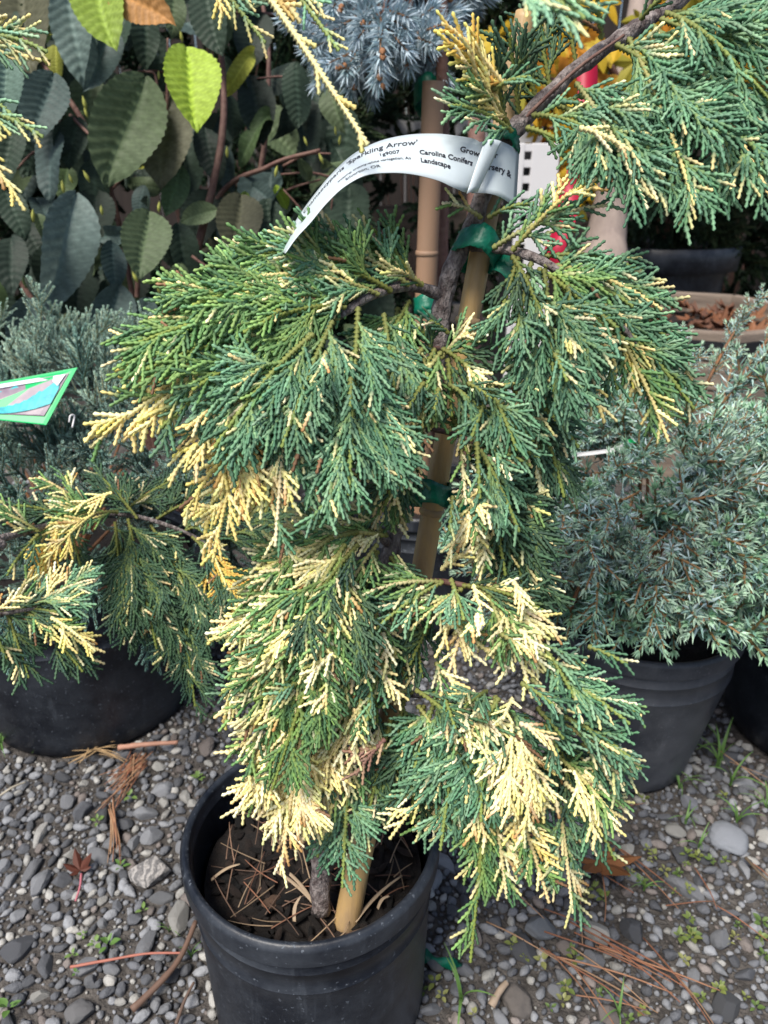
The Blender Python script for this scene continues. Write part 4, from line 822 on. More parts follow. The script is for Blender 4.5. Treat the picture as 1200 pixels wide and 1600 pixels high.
# ================================================================== needle shoots (junipers, spruce)
def needle_set(items):
    """items: (base, dir, length, width, side, colour) -> folded lance blades"""
    V = []; F = []; C = []
    for b, d, L, wd, sd, c in items:
        k = len(V); n = nrm(np.cross(d, sd)); m = b + d * L * .35
        V += [b, m + sd * wd - n * wd * .5, b + d * L, m - sd * wd - n * wd * .5, m + n * wd * .35]
        F += [(k, k + 1, k + 4), (k + 1, k + 2, k + 4), (k + 2, k + 3, k + 4), (k + 3, k, k + 4)]
        C += [c] * 5
    return V, F, C
def shoot_mesh(name, seed, length, side_n, side_len, step, per, nlen, nwid, ang, cols, stemcol, stem_r=.0012, side_ang=45, droop=0.0, tipcol=None):
    r = random.Random(seed); items = []; axes = []
    main_c = np.array((r.uniform(-.25, .25), r.uniform(-.25, .25), -droop))
    axes.append((np.zeros(3), np.array((0, 0, 1.0)), main_c, length))
    for i in range(side_n):
        t = .15 + .75 * (i + r.random()) / max(1, side_n); th = i * 2.4 + r.uniform(-.4, .4); a = math.radians(side_ang + r.uniform(-12, 12))
        o = length * (np.array((0, 0, 1.0)) * t + .5 * main_c * t * t); d = np.array((math.sin(a) * math.cos(th), math.sin(a) * math.sin(th), math.cos(a)))
        axes.append((o, d, np.array((0, 0, .3)), side_len * (1.1 - .5 * t) * r.uniform(.7, 1.2)))
    SV = []; SF = []; SC = []
    for o, d, c, L in axes:
        k = 0; s = 0.0; e1 = nrm(np.cross(d, np.array((.3, .9, .2)))); e2 = np.cross(d, e1); ph = r.random() * 6
        while s < L:
            t = s / L; p = o + L * (d * t + .5 * c * t * t); T = nrm(d + c * t)
            for q in range(per):
                th = ph + 2 * math.pi * q / per + r.uniform(-.35, .35); a = math.radians(ang * (1 - .35 * t) + r.uniform(-14, 14)); rad = e1 * math.cos(th) + e2 * math.sin(th)
                dd = nrm(T * math.cos(a) + rad * math.sin(a)); cc = np.array(r.choice(cols)) * r.uniform(.75, 1.2)
                if tipcol is not None and t > .75: cc = np.array(tipcol) * r.uniform(.8, 1.2)
                items.append((p, dd, nlen * r.uniform(.75, 1.15) * (1 - .25 * t), nwid, nrm(np.cross(dd, rad) + 1e-6), cc))
            ph += 1.05; s += step
        items_tip = o + L * (d + .5 * c)
        for q in range(5):
            th = q * 1.26; rad = e1 * math.cos(th) + e2 * math.sin(th); T = nrm(d + c); dd = nrm(T + rad * .35)
            items.append((items_tip, dd, nlen * .7, nwid, nrm(np.cross(dd, rad)), np.array(tipcol if tipcol is not None else r.choice(cols)) * r.uniform(.9, 1.2)))
        n = 5; b = len(SV)
        for i in range(n + 1):
            t = i / n; p = o + L * (d * t + .5 * c * t * t)
            for q in range(4): th = q * math.pi / 2; SV.append(p + (e1 * math.cos(th) + e2 * math.sin(th)) * stem_r * (1.1 - .6 * t)); SC.append(np.array(stemcol))
        for i in range(n):
            for q in range(4): q2 = (q + 1) % 4; SF.append((b + i * 4 + q, b + i * 4 + q2, b + (i + 1) * 4 + q2, b + (i + 1) * 4 + q))
    V, F, C = needle_set(items); b = len(V)
    me = mesh_np(name, np.array(V + SV), F + [tuple(i + b for i in f) for f in SF], np.array(C + SC)); me.materials.append(M['needle']); return me
rng = random.Random(41)
def vproj(p):
    r = Vector(p) - CAM; return 800 - r.dot(UP) / r.dot(FWD) * FPX
def bush(root, soil_c, shoots, centre, rad, n, zmin, name='shoot', scale=(.8, 1.2), up=.35, colours=((1, 1, 1),), branch_mat='orange_twig', nb=12, layers=(.6, 1.0), ok=None, vmax=None):
    """branches out of the soil, shoots spread over a dome and through its volume"""
    brs = []
    for i in range(nb):
        th = 2 * math.pi * i / nb + rng.uniform(-.2, .2); ph = rng.uniform(.15, 1.1); d = Vector((math.cos(th) * math.sin(ph), math.sin(th) * math.sin(ph), math.cos(ph)))
        e = Vector(centre) + Vector((d.x * rad[0], d.y * rad[1], d.z * rad[2])) * .82; m_ = Vector(soil_c).lerp(e, .5) + Vector((rng.uniform(-.02, .02), rng.uniform(-.02, .02), .03))
        me, o0 = tube('branch', [soil_c, m_, e], [.0032, .0024, .0014], 6, 14, rough=.2, freq=80); brs.append((obj('branch', me, M[branch_mat], root, o0), e))
    k = 0; t = 0
    while k < n and t < n * 20:
        t += 1; d = Vector((rng.gauss(0, 1), rng.gauss(0, 1), rng.gauss(0, 1))).normalized()
        if d.y > .25 and rng.random() < .85: continue
        f = rng.uniform(*layers); p = Vector(centre) + Vector((d.x * rad[0], d.y * rad[1], d.z * rad[2])) * f
        if p.z < zmin: continue
        if ok and not ok(p): continue
        br = min(brs, key=lambda b: (b[1] - p).length)[0]
        o = obj(name, shoots[rng.randrange(len(shoots))], None, br, p); s = rng.uniform(*scale)
        dd = (d + Z * up + Vector((rng.gauss(0, .3), rng.gauss(0, .3), rng.gauss(0, .25)))).normalized()
        if vmax and vproj(p + dd * .085 * s) > vmax: dd = Vector((dd.x, dd.y, abs(dd.z) + .35)).normalized()
        if vmax and vproj(p) > vmax: p.z += (vproj(p) - vmax) / FPX * 1.1; o.location = p - WLOC[br.name]
        orient_z(o, dd, rng.uniform(0, 6.3), s)
        c = rng.choice(colours); q = rng.uniform(.82, 1.15); o.color = (c[0] * q, c[1] * q, c[2] * q, 1); k += 1
    return brs
# spiky blue juniper in the dusty pot
SPK = [shoot_mesh('shoot', 300 + i, .085, 7, .042, .0066, 3, .0185, .0018, 60, [(.26, .43, .39), (.40, .57, .55), (.14, .27, .18), (.56, .71, .72)], (.34, .19, .09), stem_r=.0018, tipcol=(.44, .60, .46)) for i in range(6)]
def jtop(p):
    r = p - CAM; d = r.dot(FWD); u = 600 + r.dot(RT) / d * FPX; v = 800 - r.dot(UP) / d * FPX
    return v > 650 - max(0, u - 1080) * .8
jr = empty('juniper_shrub', (RPOT.x, RPOT.y, .24)); tag(jr, 'spiky blue green juniper shrub spilling over the dusty grey pot', 'shrub')
brs = bush(jr, (RPOT.x, RPOT.y, .24), SPK, (.40, .945, .385), (.255, .20, .19), 150, .29, colours=((1, 1, 1), (.85, 1, .9), (.7, .85, .72)), nb=12, layers=(.62, 1.0), ok=lambda p: jtop(p), vmax=965)
for i in range(80):       # the near face of the bush
    u = rng.uniform(815, 1215); v = rng.uniform(660, 905); f = (v - 660) / 245; d0 = 1.02 - .19 * math.sin(min(1, f) * 2.2) + rng.uniform(-.03, .06) + .00018 * abs(u - 1000)
    o = obj('shoot', SPK[rng.randrange(6)], None, brs[rng.randrange(12)][0], W(u, v, d0)); orient_z(o, Vector((rng.gauss((u - 1000) / 350, .5), rng.uniform(-1.0, -.2), rng.gauss(.25 - .5 * f, .5))), rng.uniform(0, 6), rng.uniform(.65, 1.0)); q = rng.uniform(.8, 1.2); o.color = (q, q, q, 1)
for (u0, v0, u1, v1, d0) in ((1085, 640, 1165, 490, 1.06), (1130, 640, 1215, 510, 1.0), (1060, 640, 1068, 560, 1.06), (1020, 850, 1110, 690, .86), (1075, 830, 1150, 700, .87), (890, 955, 930, 870, .86), (1010, 960, 1000, 870, .82), (1150, 950, 1120, 880, .83), (860, 720, 880, 640, 1.0)):
    a = W(u0, v0, d0 + .02); b = W(u1, v1, d0); me, o0 = tube('branch', [a, a.lerp(b, .5) + Vector((0, 0, .01)), b], [.0028, .0015], 6, 12); br = obj('branch', me, M['orange_twig'], jr, o0)
    for k in range(5):
        p = a.lerp(b, .3 + .16 * k); o = obj('shoot', SPK[rng.randrange(6)], None, br, p); orient_z(o, (b - a).normalized() + Vector((rng.uniform(-.5, .5), rng.uniform(-.5, .2), rng.uniform(-.2, .4))), rng.uniform(0, 6), rng.uniform(.42, .62)); o.color = (1.05, 1.05, 1.05, 1)
# droopers over the rim
for (u, v, d0) in ((935, 955, .79), (1025, 960, .79), (1085, 925, .83), (1175, 925, .9)):
    o = obj('shoot', SPK[rng.randrange(6)], None, brs[3][0], W(u, v - 45, d0)); orient_z(o, Vector((rng.uniform(-.4, .4), -.35, -.7)), rng.uniform(0, 6), .75); o.color = (.8, .9, .82, 1)
je = empty('juniper_shrub', (EPOT.x, EPOT.y, .26)); tag(je, 'blue juniper shrub in the pot next to the dusty grey pot', 'shrub')
bush(je, (EPOT.x, EPOT.y, .26), SPK, (.76, 1.0, .42), (.22, .2, .2), 90, .31, colours=((1, 1, 1), (.8, .95, .85)), nb=10, layers=(.6, 1.0), vmax=930)
# looped tag ribbon on the spiky juniper
V = []; F = []; pl = catmull([W(868, 716, .93), W(905, 714, .91), W(962, 706, .90), W(985, 693, .90), W(1010, 703, .92), W(1030, 716, .95)], 20)
for i, q in enumerate(pl): V += [q - np.array((0, .004, -.002)), q + np.array((0, .004, .004))]
for i in range(20): F.append((2 * i, 2 * i + 1, 2 * i + 3, 2 * i + 2))
o = obj('ribbon_tag', mesh_np('ribbon_tag', np.array(V) - pl[0], F, None, True), M['white'], None, pl[0]); o.modifiers.new('s', 'SOLIDIFY').thickness = .0006; tag(o, 'narrow white tag strip lying across the spiky blue juniper', 'tag')
o.data.materials.append(M['soft_green'])
for i_, p_ in enumerate(o.data.polygons):
    if 10 <= i_ <= 13: p_.material_index = 1

# feathery blue juniper with picture tag
FTH = [shoot_mesh('plume', 320 + i, .080, 11, .036, .0030, 4, .0065, .00105, 34, [(.25, .37, .33), (.32, .45, .40), (.17, .28, .25), (.40, .53, .47)], (.18, .16, .09), side_ang=34, tipcol=(.44, .57, .49)) for i in range(6)]
jl = empty('juniper_shrub', (LPOT.x, LPOT.y, .25)); tag(jl, 'soft feathery blue green juniper shrub in the wide black pot', 'shrub')
brs = bush(jl, (LPOT.x, LPOT.y, .25), FTH, (-.47, 1.10, .38), (.36, .24, .185), 98, .20, name='plume', scale=(.8, 1.25), up=.9, colours=((.85, .95, .95), (.62, .78, .78), (.5, .66, .64)), nb=16, layers=(.7, 1.02))
for (u0, v0, u1, v1, d0, s) in ((80, 560, 82, 475, 1.18, 1.1), (130, 590, 150, 520, 1.16, 1.1), (30, 600, 20, 540, 1.16, 1.1), (215, 580, 225, 505, 1.22, 1.1), (180, 580, 175, 515, 1.2, 1.0), (110, 560, 120, 515, 1.2, 1.0), (60, 620, 50, 560, 1.12, 1), (160, 660, 165, 590, 1.05, 1.1), (200, 640, 210, 575, 1.1, 1), (20, 720, 15, 660, 1.0, .9), (90, 720, 80, 665, .98, .8), (130, 740, 140, 670, .98, .9), (50, 740, 45, 690, .98, .8), (250, 620, 262, 560, 1.2, 1), (-10, 560, 0, 500, 1.2, 1), (150, 600, 130, 540, 1.12, 1), (290, 640, 300, 590, 1.2, 1), (330, 660, 350, 610, 1.22, 1)):
    a = W(u0, v0, d0); b = W(u1, v1, d0 + .01)
    for k in range(4):
        o = obj('plume', FTH[rng.randrange(6)], None, brs[k][0], a + Vector((rng.gauss(0, .008), rng.gauss(0, .01), rng.gauss(0, .012)))); orient_z(o, (b - a).normalized() + Vector((rng.gauss(0, .22), rng.gauss(0, .2), 0)), rng.uniform(0, 6), s * rng.uniform(.8, 1.1)); o.color = (1.0, 1.05, 1.0, 1)
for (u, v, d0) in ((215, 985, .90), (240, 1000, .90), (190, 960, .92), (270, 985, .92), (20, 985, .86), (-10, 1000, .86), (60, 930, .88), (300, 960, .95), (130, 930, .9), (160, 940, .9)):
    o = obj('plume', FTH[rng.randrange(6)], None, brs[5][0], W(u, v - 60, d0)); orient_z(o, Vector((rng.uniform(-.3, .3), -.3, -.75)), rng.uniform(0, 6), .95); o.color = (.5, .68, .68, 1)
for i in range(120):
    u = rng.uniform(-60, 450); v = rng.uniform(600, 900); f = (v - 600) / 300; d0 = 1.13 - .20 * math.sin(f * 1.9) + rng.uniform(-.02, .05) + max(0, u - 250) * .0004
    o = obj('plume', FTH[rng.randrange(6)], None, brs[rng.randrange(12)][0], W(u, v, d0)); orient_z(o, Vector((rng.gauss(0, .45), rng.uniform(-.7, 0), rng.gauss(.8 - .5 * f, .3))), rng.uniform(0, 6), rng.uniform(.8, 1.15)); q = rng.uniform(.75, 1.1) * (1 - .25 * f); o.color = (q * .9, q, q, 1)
# picture tag: green card with a photo of a blue juniper
ptg = empty('picture_tag', W(60, 640, .93)); tag(ptg, 'green bordered picture tag stuck in the feathery blue juniper', 'tag')
cor = [(-60, 608), (121, 574), (72, 664), (-60, 650)]; cd = [.93, .93, .90, .90]
cc4 = [W(u, v, d) for (u, v), d in zip(cor, cd)]; cn = (cc4[1] - cc4[0]).cross(cc4[3] - cc4[0]).normalized(); cn = cn if cn.dot(CAM - cc4[0]) > 0 else -cn
def cpt(s_, t_): return cc4[0].lerp(cc4[1], s_).lerp(cc4[3].lerp(cc4[2], s_), t_)
def card(name, quad, off, m_):
    c = [cpt(*q) for q in quad]; V = [q + cn * off - WLOC[ptg.name] for q in c] + [q + cn * (off - .0006) - WLOC[ptg.name] for q in c]
    F = [tuple(range(len(c))), tuple(range(len(c), 2 * len(c)))[::-1]] + [(i, (i + 1) % len(c), (i + 1) % len(c) + len(c), i + len(c)) for i in range(len(c))]
    return obj(name, mesh_np(name, np.array([tuple(v) for v in V]), F), m_, ptg, WLOC[ptg.name])
pm = mat('printed_photo', (.01, .34, .40), .4, var=1, vscale=75, col2=(.04, .58, .60), stretch=(1, 1, 2)); pm2 = mat('printed_photo_mulch', (.22, .17, .22), .4, var=1, vscale=60, col2=(.33, .27, .31)); pw = mat('printed_white', (.68, .70, .78), .4)
card('card', [(0, 0), (1, 0), (1, 1), (0, 1)], 0, M['soft_green'])
card('photo', [(0, .10), (.955, .10), (.93, .86), (0, .90)], .0010, pm2)
rq = random.Random(5); topz = [(x / 14, .30 + rq.uniform(-.10, .08) - .05 * math.sin(x * .45)) for x in range(1, 14)]
V = []; F = []
for i, (x, y) in enumerate([(0.0, .34)] + topz + [(.94, .40)]): V += [cpt(x, y) + cn * .0020 - WLOC[ptg.name], cpt(x, .90 - .30 * x ** 3) + cn * .0020 - WLOC[ptg.name]]
for i in range(len(V) // 2 - 1): F.append((2 * i, 2 * i + 1, 2 * i + 3, 2 * i + 2))
obj('photo_foliage', mesh_np('photo_foliage', np.array([tuple(v) for v in V]), F), pm, ptg, WLOC[ptg.name])
card('title_strip', [(0, .12), (.70, .12), (.80, .20), (0, .28)], .0030, pw)
card('code_block', [(.83, .13), (.94, .13), (.92, .34), (.85, .24)], .0030, pw)
# white plastic loop beside the tag
me, o0 = tube('tag_loop', [W(108, 660, .9), W(110, 650, .9), W(116, 650, .905), W(113, 668, .9)], [.0012, .0012], 6, 16); o = obj('tag_loop', me, M['white'], None, o0); tag(o, 'small white plastic loop poking from the feathery juniper', 'tag loop')

# ================================================================== broad-leaved shrub
def ribbed_leaf(name, seed, aspect, ribs, fold, curl, wave):
    r = random.Random(seed); bend = r.uniform(-.14, .14); nu, nv = 60, 6; V = []; F = []; C = []
    for i in range(nu + 1):
        t = i / nu; hw = aspect / 2 * max(.02, math.sin(math.pi * t ** .86)) ** .66
        if t > .86: hw *= 1 - .45 * ((t - .86) / .14)
        hw *= 1 + (.02 if (i // 2) % 2 else -.015)
        for j in range(-nv, nv + 1):
            s = j / nv; ph = (t - .22 * abs(s) * (1 - t * .4)) * ribs; fr = ph - math.floor(ph); rib = abs(fr - .5) * 2      # 1 at vein, 0 between
            x = s * hw + bend * math.sin(t * 2.4) * t; y = t - .02 * abs(s) * (1 - t)
            z = fold * abs(s) * hw - curl * t * t * .5 + .048 * aspect * (1 - rib) ** .8 * (1 - abs(s) * .35) * (0 if j == 0 else 1) + wave * math.sin(t * 7 + seed) * s * .05
            V.append((x, y, z)); vein = 1.5 if j == 0 else (1.28 if rib > .78 else 1.0); edge = 1.0; C.append((vein * edge,) * 3)
    k = 2 * nv + 1
    for i in range(nu):
        for j in range(2 * nv): F.append((i * k + j, i * k + j + 1, (i + 1) * k + j + 1, (i + 1) * k + j))
    me = mesh_np(name, np.array(V), np.array(F), np.array(C), True); me.materials.append(M['leaf']); return me
LV = [ribbed_leaf('leaf', i, [.58, .52, .62, .44, .54, .58, .48, .64, .40][i], [11, 10, 12, 10, 11, 9, 10, 12, 9][i], [.4, .25, .5, .7, -.15, .35, .9, .1, .6][i], [.25, .4, .15, .6, .3, .7, .5, -.2, .9][i], [.5, 1, .3, 1.2, .6, 1, 2.2, 1.6, 2.5][i]) for i in range(9)]
SC_ = W(230, 560, 1.5); SB = Vector((SC_.x, SC_.y + .1, 0))
shrub = empty('leafy_shrub', SB); tag(shrub, 'large shrub with dark ribbed oval leaves behind the feathery juniper', 'shrub')
stems = []
for pts, r0 in (([(250, 620, 1.55), (300, 420, 1.45), (335, 280, 1.42), (350, 170, 1.42), (340, 20, 1.42), (330, -120, 1.45)], .009), ([(230, 640, 1.55), (200, 420, 1.5), (150, 230, 1.42), (60, 90, 1.38), (0, 10, 1.38)], .007), ([(260, 620, 1.55), (330, 330, 1.5), (420, 260, 1.45), (500, 235, 1.42)], .007),
                ([(260, 620, 1.55), (280, 480, 1.5), (370, 460, 1.42), (300, 400, 1.4)], .005), ([(220, 640, 1.55), (215, 440, 1.45), (225, 330, 1.40)], .007), ([(300, 640, 1.6), (400, 300, 1.6), (420, 100, 1.6), (400, -60, 1.6)], .008), ([(200, 640, 1.6), (60, 480, 1.5), (0, 380, 1.45), (-60, 250, 1.4)], .007), ([(240, 260, 1.35), (245, 130, 1.3), (225, 110, 1.28)], .003), ([(110, 180, 1.38), (145, 215, 1.36), (200, 260, 1.36)], .0035), ([(260, 250, 1.36), (262, 120, 1.3), (262, 60, 1.3)], .0035)):
    P = [W(*p) for p in pts]
    if pts[0][1] >= 600: P = [Vector((SB.x + rng.uniform(-.06, .06), SB.y + rng.uniform(-.06, .06), .0))] + P
    me, o0 = tube('stem', P, [r0, r0 * .8, r0 * .5], 8, 40, rough=.15, freq=40); stems.append((obj('stem', me, M['twig'], shrub, o0), [Vector(q) for q in P]))
def near_stem(p): return min(stems, key=lambda s: min((q - p).length for q in s[1]))[0]
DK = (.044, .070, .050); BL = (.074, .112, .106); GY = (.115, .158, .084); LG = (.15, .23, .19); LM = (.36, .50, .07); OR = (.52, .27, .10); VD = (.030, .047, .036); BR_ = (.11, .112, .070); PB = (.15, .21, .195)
HL = [(226, 121, 180, 294, GY, 0, 1.28), (290, 76, 322, 202, LM, 2, 1.22), (262, 148, 262, 292, BR_, 0, 1.32), (232, 332, 230, 436, GY, 2, 1.30), (118, 303, 72, 482, PB, 3, 1.28), (84, 116, 60, 220, BL, 0, 1.34), (88, 204, 55, 302, BL, 1, 1.36), (8, 76, 18, 190, LG, 2, 1.2), (105, -12, 116, 128, PB, 1, 1.3), (172, 45, 140, 124, BL, 3, 1.34), (140, -40, 186, 62, (.24, .34, .06), 0, 1.25), (176, -14, 254, 34, OR, 1, 1.24),
      (226, 22, 232, 96, DK, 5, 1.36), (272, -20, 264, 52, GY, 1, 1.27), (318, -20, 350, 78, DK, 0, 1.36), (330, -30, 335, 60, GY, 1, 1.4), (30, -30, 62, 108, BR_, 2, 1.4), (122, 184, 112, 262, DK, 0, 1.38), (282, 262, 268, 332, (.07, .12, .06), 5, 1.36), (175, 378, 174, 448, (.06, .10, .10), 1, 1.36), (150, 300, 150, 395, VD, 0, 1.42), (278, 350, 292, 455, DK, 3, 1.4), (186, 446, 166, 552, BL, 2, 1.36), (232, 466, 228, 556, BL, 2, 1.38), (42, 466, 40, 560, BL, 0, 1.38), (376, 306, 380, 404, BR_, 2, 1.42), (415, 312, 436, 405, DK, 0, 1.44),
      (18, 372, 16, 440, VD, 5, 1.4), (58, 335, 78, 392, GY, 3, 1.42), (462, 98, 464, 196, DK, 4, 1.44), (505, 290, 480, 400, DK, 0, 1.5), (545, 290, 556, 400, DK, 2, 1.52), (150, 250, 140, 330, DK, 4, 1.42), (320, 200, 330, 280, VD, 1, 1.46), (390, 120, 420, 220, VD, 0, 1.5), (400, 20, 400, 110, VD, 2, 1.5), (430, 340, 420, 430, DK, 0, 1.46), (345, 400, 330, 480, DK, 1, 1.46), (5, 290, 30, 370, DK, 1, 1.42), (120, 400, 130, 500, VD, 2, 1.44), (430, 290, 448, 330, LM, 1, 1.46), (300, 470, 290, 560, VD, 0, 1.46), (350, 90, 380, 150, DK, 3, 1.46), (55, 10, 20, 90, GY, 1, 1.42), (200, 20, 175, 110, DK, 2, 1.44), (470, 320, 500, 420, VD, 1, 1.5), (350, 230, 365, 300, BL, 0, 1.48), (225, 290, 210, 340, BL, 4, 1.4), (20, 190, 10, 290, DK, 0, 1.4), (80, 500, 60, 580, VD, 0, 1.44), (400, 400, 380, 500, VD, 2, 1.5), (460, 400, 470, 500, VD, 1, 1.5), (330, 300, 310, 390, VD, 0, 1.5)]
def put_leaf(a, b, c, k, tilt=.35, side=0.0):
    L = (b - a).length; o = obj('leaf', LV[k], None, near_stem(a), a)
    n = (CAM - a).normalized() + Z * .35 + Vector((rng.gauss(0, tilt) + side, 0, rng.gauss(0, tilt * .5))); orient(o, b - a, n, L); q = rng.uniform(.85, 1.15); o.color = (c[0] * q, c[1] * q, c[2] * q, 1)
    return o
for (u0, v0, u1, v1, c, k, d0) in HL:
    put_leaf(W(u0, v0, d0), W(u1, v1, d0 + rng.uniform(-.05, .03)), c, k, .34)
for i in range(70):        # smaller leaves in front and between
    u = rng.uniform(-60, 540); v = rng.uniform(-40, 540)
    if u > 420 and v < 120: continue
    d0 = rng.uniform(1.38, 1.5); l = rng.uniform(35, 75); a = rng.gauss(math.pi / 2, .8)
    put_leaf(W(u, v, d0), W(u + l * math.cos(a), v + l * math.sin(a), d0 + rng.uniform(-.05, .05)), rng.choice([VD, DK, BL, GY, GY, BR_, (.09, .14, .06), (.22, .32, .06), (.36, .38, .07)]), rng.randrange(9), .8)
for i in range(26):        # thin twigs carrying the leaves
    u = rng.uniform(-20, 540); v = rng.uniform(20, 520); a = rng.uniform(0, 6.28); l = rng.uniform(50, 130); d0 = rng.uniform(1.4, 1.5); b_ = W(u + l * math.cos(a), v + l * .7 * math.sin(a), d0 + .04); a_ = W(u, v, d0)
    st_ = near_stem(b_); me, o0 = tube('twig', [b_, a_.lerp(b_, .5) + Vector((0, 0, .01)), a_], [.0032, .0018], 6, 10, origin=b_); obj('twig', me, M['twig'], st_, o0)
for i in range(150):
    u = rng.uniform(-90, 560); v = rng.uniform(-80, 560)
    if u > 420 and v < 90: continue
    d0 = rng.uniform(1.5, 1.85); l = rng.uniform(65, 120); a = rng.gauss(math.pi / 2, .5)
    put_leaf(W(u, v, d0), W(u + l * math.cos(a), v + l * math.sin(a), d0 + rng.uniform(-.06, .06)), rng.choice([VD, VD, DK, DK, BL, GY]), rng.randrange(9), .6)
me_bud = lathe('bud', [(.0002, -.001), (.0022, .003), (.0030, .007), (.0024, .012), (.0003, .018)], 8)
M['bud'] = mat('bud', (.42, .44, .10), .5); me_bud.materials.append(M['bud'])
for (u, v) in ((75, 97), (45, 55), (113, 280), (135, 165), (262, 40), (248, 118), (245, 150), (248, 325), (140, 278), (100, 295), (480, 222), (530, 220), (505, 250), (270, 470), (250, 455), (275, 480), (215, 435), (265, 500), (360, 460), (430, 270), (137, 178), (52, 340), (285, 60), (160, 330), (205, 355), (525, 205), (355, 240)):
    o = obj('bud', me_bud, None, near_stem(W(u, v, 1.36)), W(u, v + 6, 1.33)); orient_z(o, Vector((rng.uniform(-.4, .4), -.2, 1)), 0, rng.uniform(.8, 1.3))

# ================================================================== blue spruce standard with its stake
SPR = [shoot_mesh('shoot', 340 + i, .085, 0, .0, .0042, 4, .040, .0021, 58, [(.42, .54, .60), (.54, .66, .72), (.28, .40, .44), (.62, .74, .80)], (.30, .16, .08), stem_r=.0028) for i in range(4)]
SX = W(668, 300, 1.22); spr = empty('blue_spruce', (SX.x, SX.y, 0)); tag(spr, 'blue spruce with stiff silvery needles above a tan bamboo stake', 'tree')
top = W(668, -260, 1.22); me, o0 = tube('trunk', [(SX.x + .03, SX.y + .02, 0), (SX.x + .03, SX.y + .02, .6), (SX.x + .02, SX.y + .02, 1.0), (SX.x, SX.y + .02, top.z)], [.013, .012, .010, .006], 10, 30, rough=.2, freq=50); obj('trunk', me, M['twig'], spr, o0)
me_b = lathe('bud', [(.0003, -.002), (.0055, .002), (.0062, .006), (.004, .011), (.0004, .014)], 10); M['budo'] = mat('spruce_bud', (.32, .15, .07), .8, var=.6, vscale=200); me_b.materials.append(M['budo'])
SH = [(527, 7, 1.10, -.1, -.4), (627, 27, 1.08, .1, -.4), (480, 70, 1.10, -.6, -.25), (595, 80, 1.02, 0, -.55), (680, 72, 1.05, .45, -.3), (533, 108, 1.08, -.4, -.5), (593, 127, 1.06, 0, -.8), (560, 40, 1.06, -.2, -.4), (650, -20, 1.12, .2, -.2), (700, 10, 1.14, .5, 0), (470, -10, 1.14, -.6, 0), (730, 60, 1.14, .7, -.2), (640, 110, 1.1, .2, -.8), (510, 40, 1.12, -.4, -.2), (580, -20, 1.1, 0, 0), (610, 60, 1.1, 0, -.3), (550, 140, 1.14, -.2, -.9), (500, 120, 1.16, -.5, -.6), (690, 130, 1.18, .4, -.8), (740, 0, 1.2, .7, .1), (760, -30, 1.18, .8, .1), (450, 30, 1.2, -.8, -.1), (620, -50, 1.1, 0, .2), (540, -50, 1.12, -.3, .2)]
for u, v, d0, dx, dz in SH:
    e = W(u, v, d0); d = Vector((dx, -.8, dz)).normalized(); b = e - d * .085; m_ = Vector((SX.x, SX.y, b.z + .12))
    me, o0 = tube('branch', [m_, m_.lerp(b, .6) + Vector((0, 0, .03)), b], [.006, .003], 6, 10); br = obj('branch', me, M['twig'], spr, o0)
    o = obj('shoot', SPR[rng.randrange(4)], None, br, b); orient_z(o, d, rng.uniform(0, 6), 1.0); q = rng.uniform(.85, 1.15); o.color = (q, q, q, 1)
    for k in range(1 + (len(br.name) + int(u)) % 2): ob = obj('bud', me_b, None, br, e + Vector((rng.uniform(-.008, .008), -.004, rng.uniform(-.008, .008)))); orient_z(ob, d, 0, .75)
    for k in range(4):
        dd = (d + Vector((rng.uniform(-.9, .9), rng.uniform(-.1, .5), rng.uniform(-.7, .5)))).normalized(); o = obj('shoot', SPR[rng.randrange(4)], None, br, b + d * rng.uniform(-.05, .02)); orient_z(o, dd, rng.uniform(0, 6), .85); q = rng.uniform(.7, 1.0); o.color = (q, q, q * 1.03, 1)
st2 = empty('bamboo_stake', (SX.x - .002, SX.y - .025, 0)); tag(st2, 'weathered tan bamboo stake standing under the blue spruce', 'stake')
a = Vector((SX.x - .002, SX.y - .025, 0)); me, o0 = tube('cane', [a, a + Vector((0, 0, .5)), a + Vector((.004, 0, .8)), a + Vector((.006, 0, W(668, 135, 1.2).z))], [.019, .018, .017], 16, 30); obj('cane', me, M['tan_stake'], st2, o0)
for z_ in (.42, .72): me, o0 = tube('node_ring', [a + Vector((.002, 0, z_ - .004)), a + Vector((.002, 0, z_ - .001)), a + Vector((.002, 0, z_ + .001)), a + Vector((.002, 0, z_ + .004))], [.0185, .0195, .0195, .0185], 16, 8); obj('node_ring', me, M['tan_stake'], st2, o0)
tie(668, 150, 20, 0, 36, 'dark green tape tie under the spruce needles', 1.20, .03, False)
tie(667, 478, 19, 0, 26, 'green tape tie low on the tan bamboo stake', 1.20, .021, False)
nursery_pot(Vector((SX.x, SX.y + .01, 0)), .15, .12, .28, M['pot'], 'black pot at the foot of the blue spruce', .03)
st3 = empty('wooden_post', W(745, 330, 1.7)); P = [W(738, 700, 1.72), W(742, 400, 1.7), W(745, 190, 1.7)]; P[0].z = 0; WLOC[st3.name] = P[0]; st3.location = P[0]
me, o0 = tube('shaft', P, [.022, .021, .020], 12, 12); obj('shaft', me, M['twig'], st3, o0); tag(st3, 'dark reddish post behind the white paper tag', 'post')

# ================================================================== far side of the yard
fence = empty('board_fence', (0, 5.2, 0)); tag(fence, 'dark tall board fence closing the yard behind the plants', 'fence')
bmx = []
for i in range(3):
    bm = bmesh.new(); box_bm(bm, (0, 0, 0), (.150, .022, 2.5), None, .004); m_ = bm_mesh('board', bm); m_.materials.append(M['fence']); bmx.append(m_)
for i in range(64): o = obj('board', bmx[i % 3], None, fence, (-5 + i * .158, 5.2 + rng.uniform(-.006, .006), 1.26 + rng.uniform(-.02, .02)))
for z_ in (.5, 2.0): box('rail', (.0, 5.24, z_), (10.2, .05, .09), M['fence'], fence)
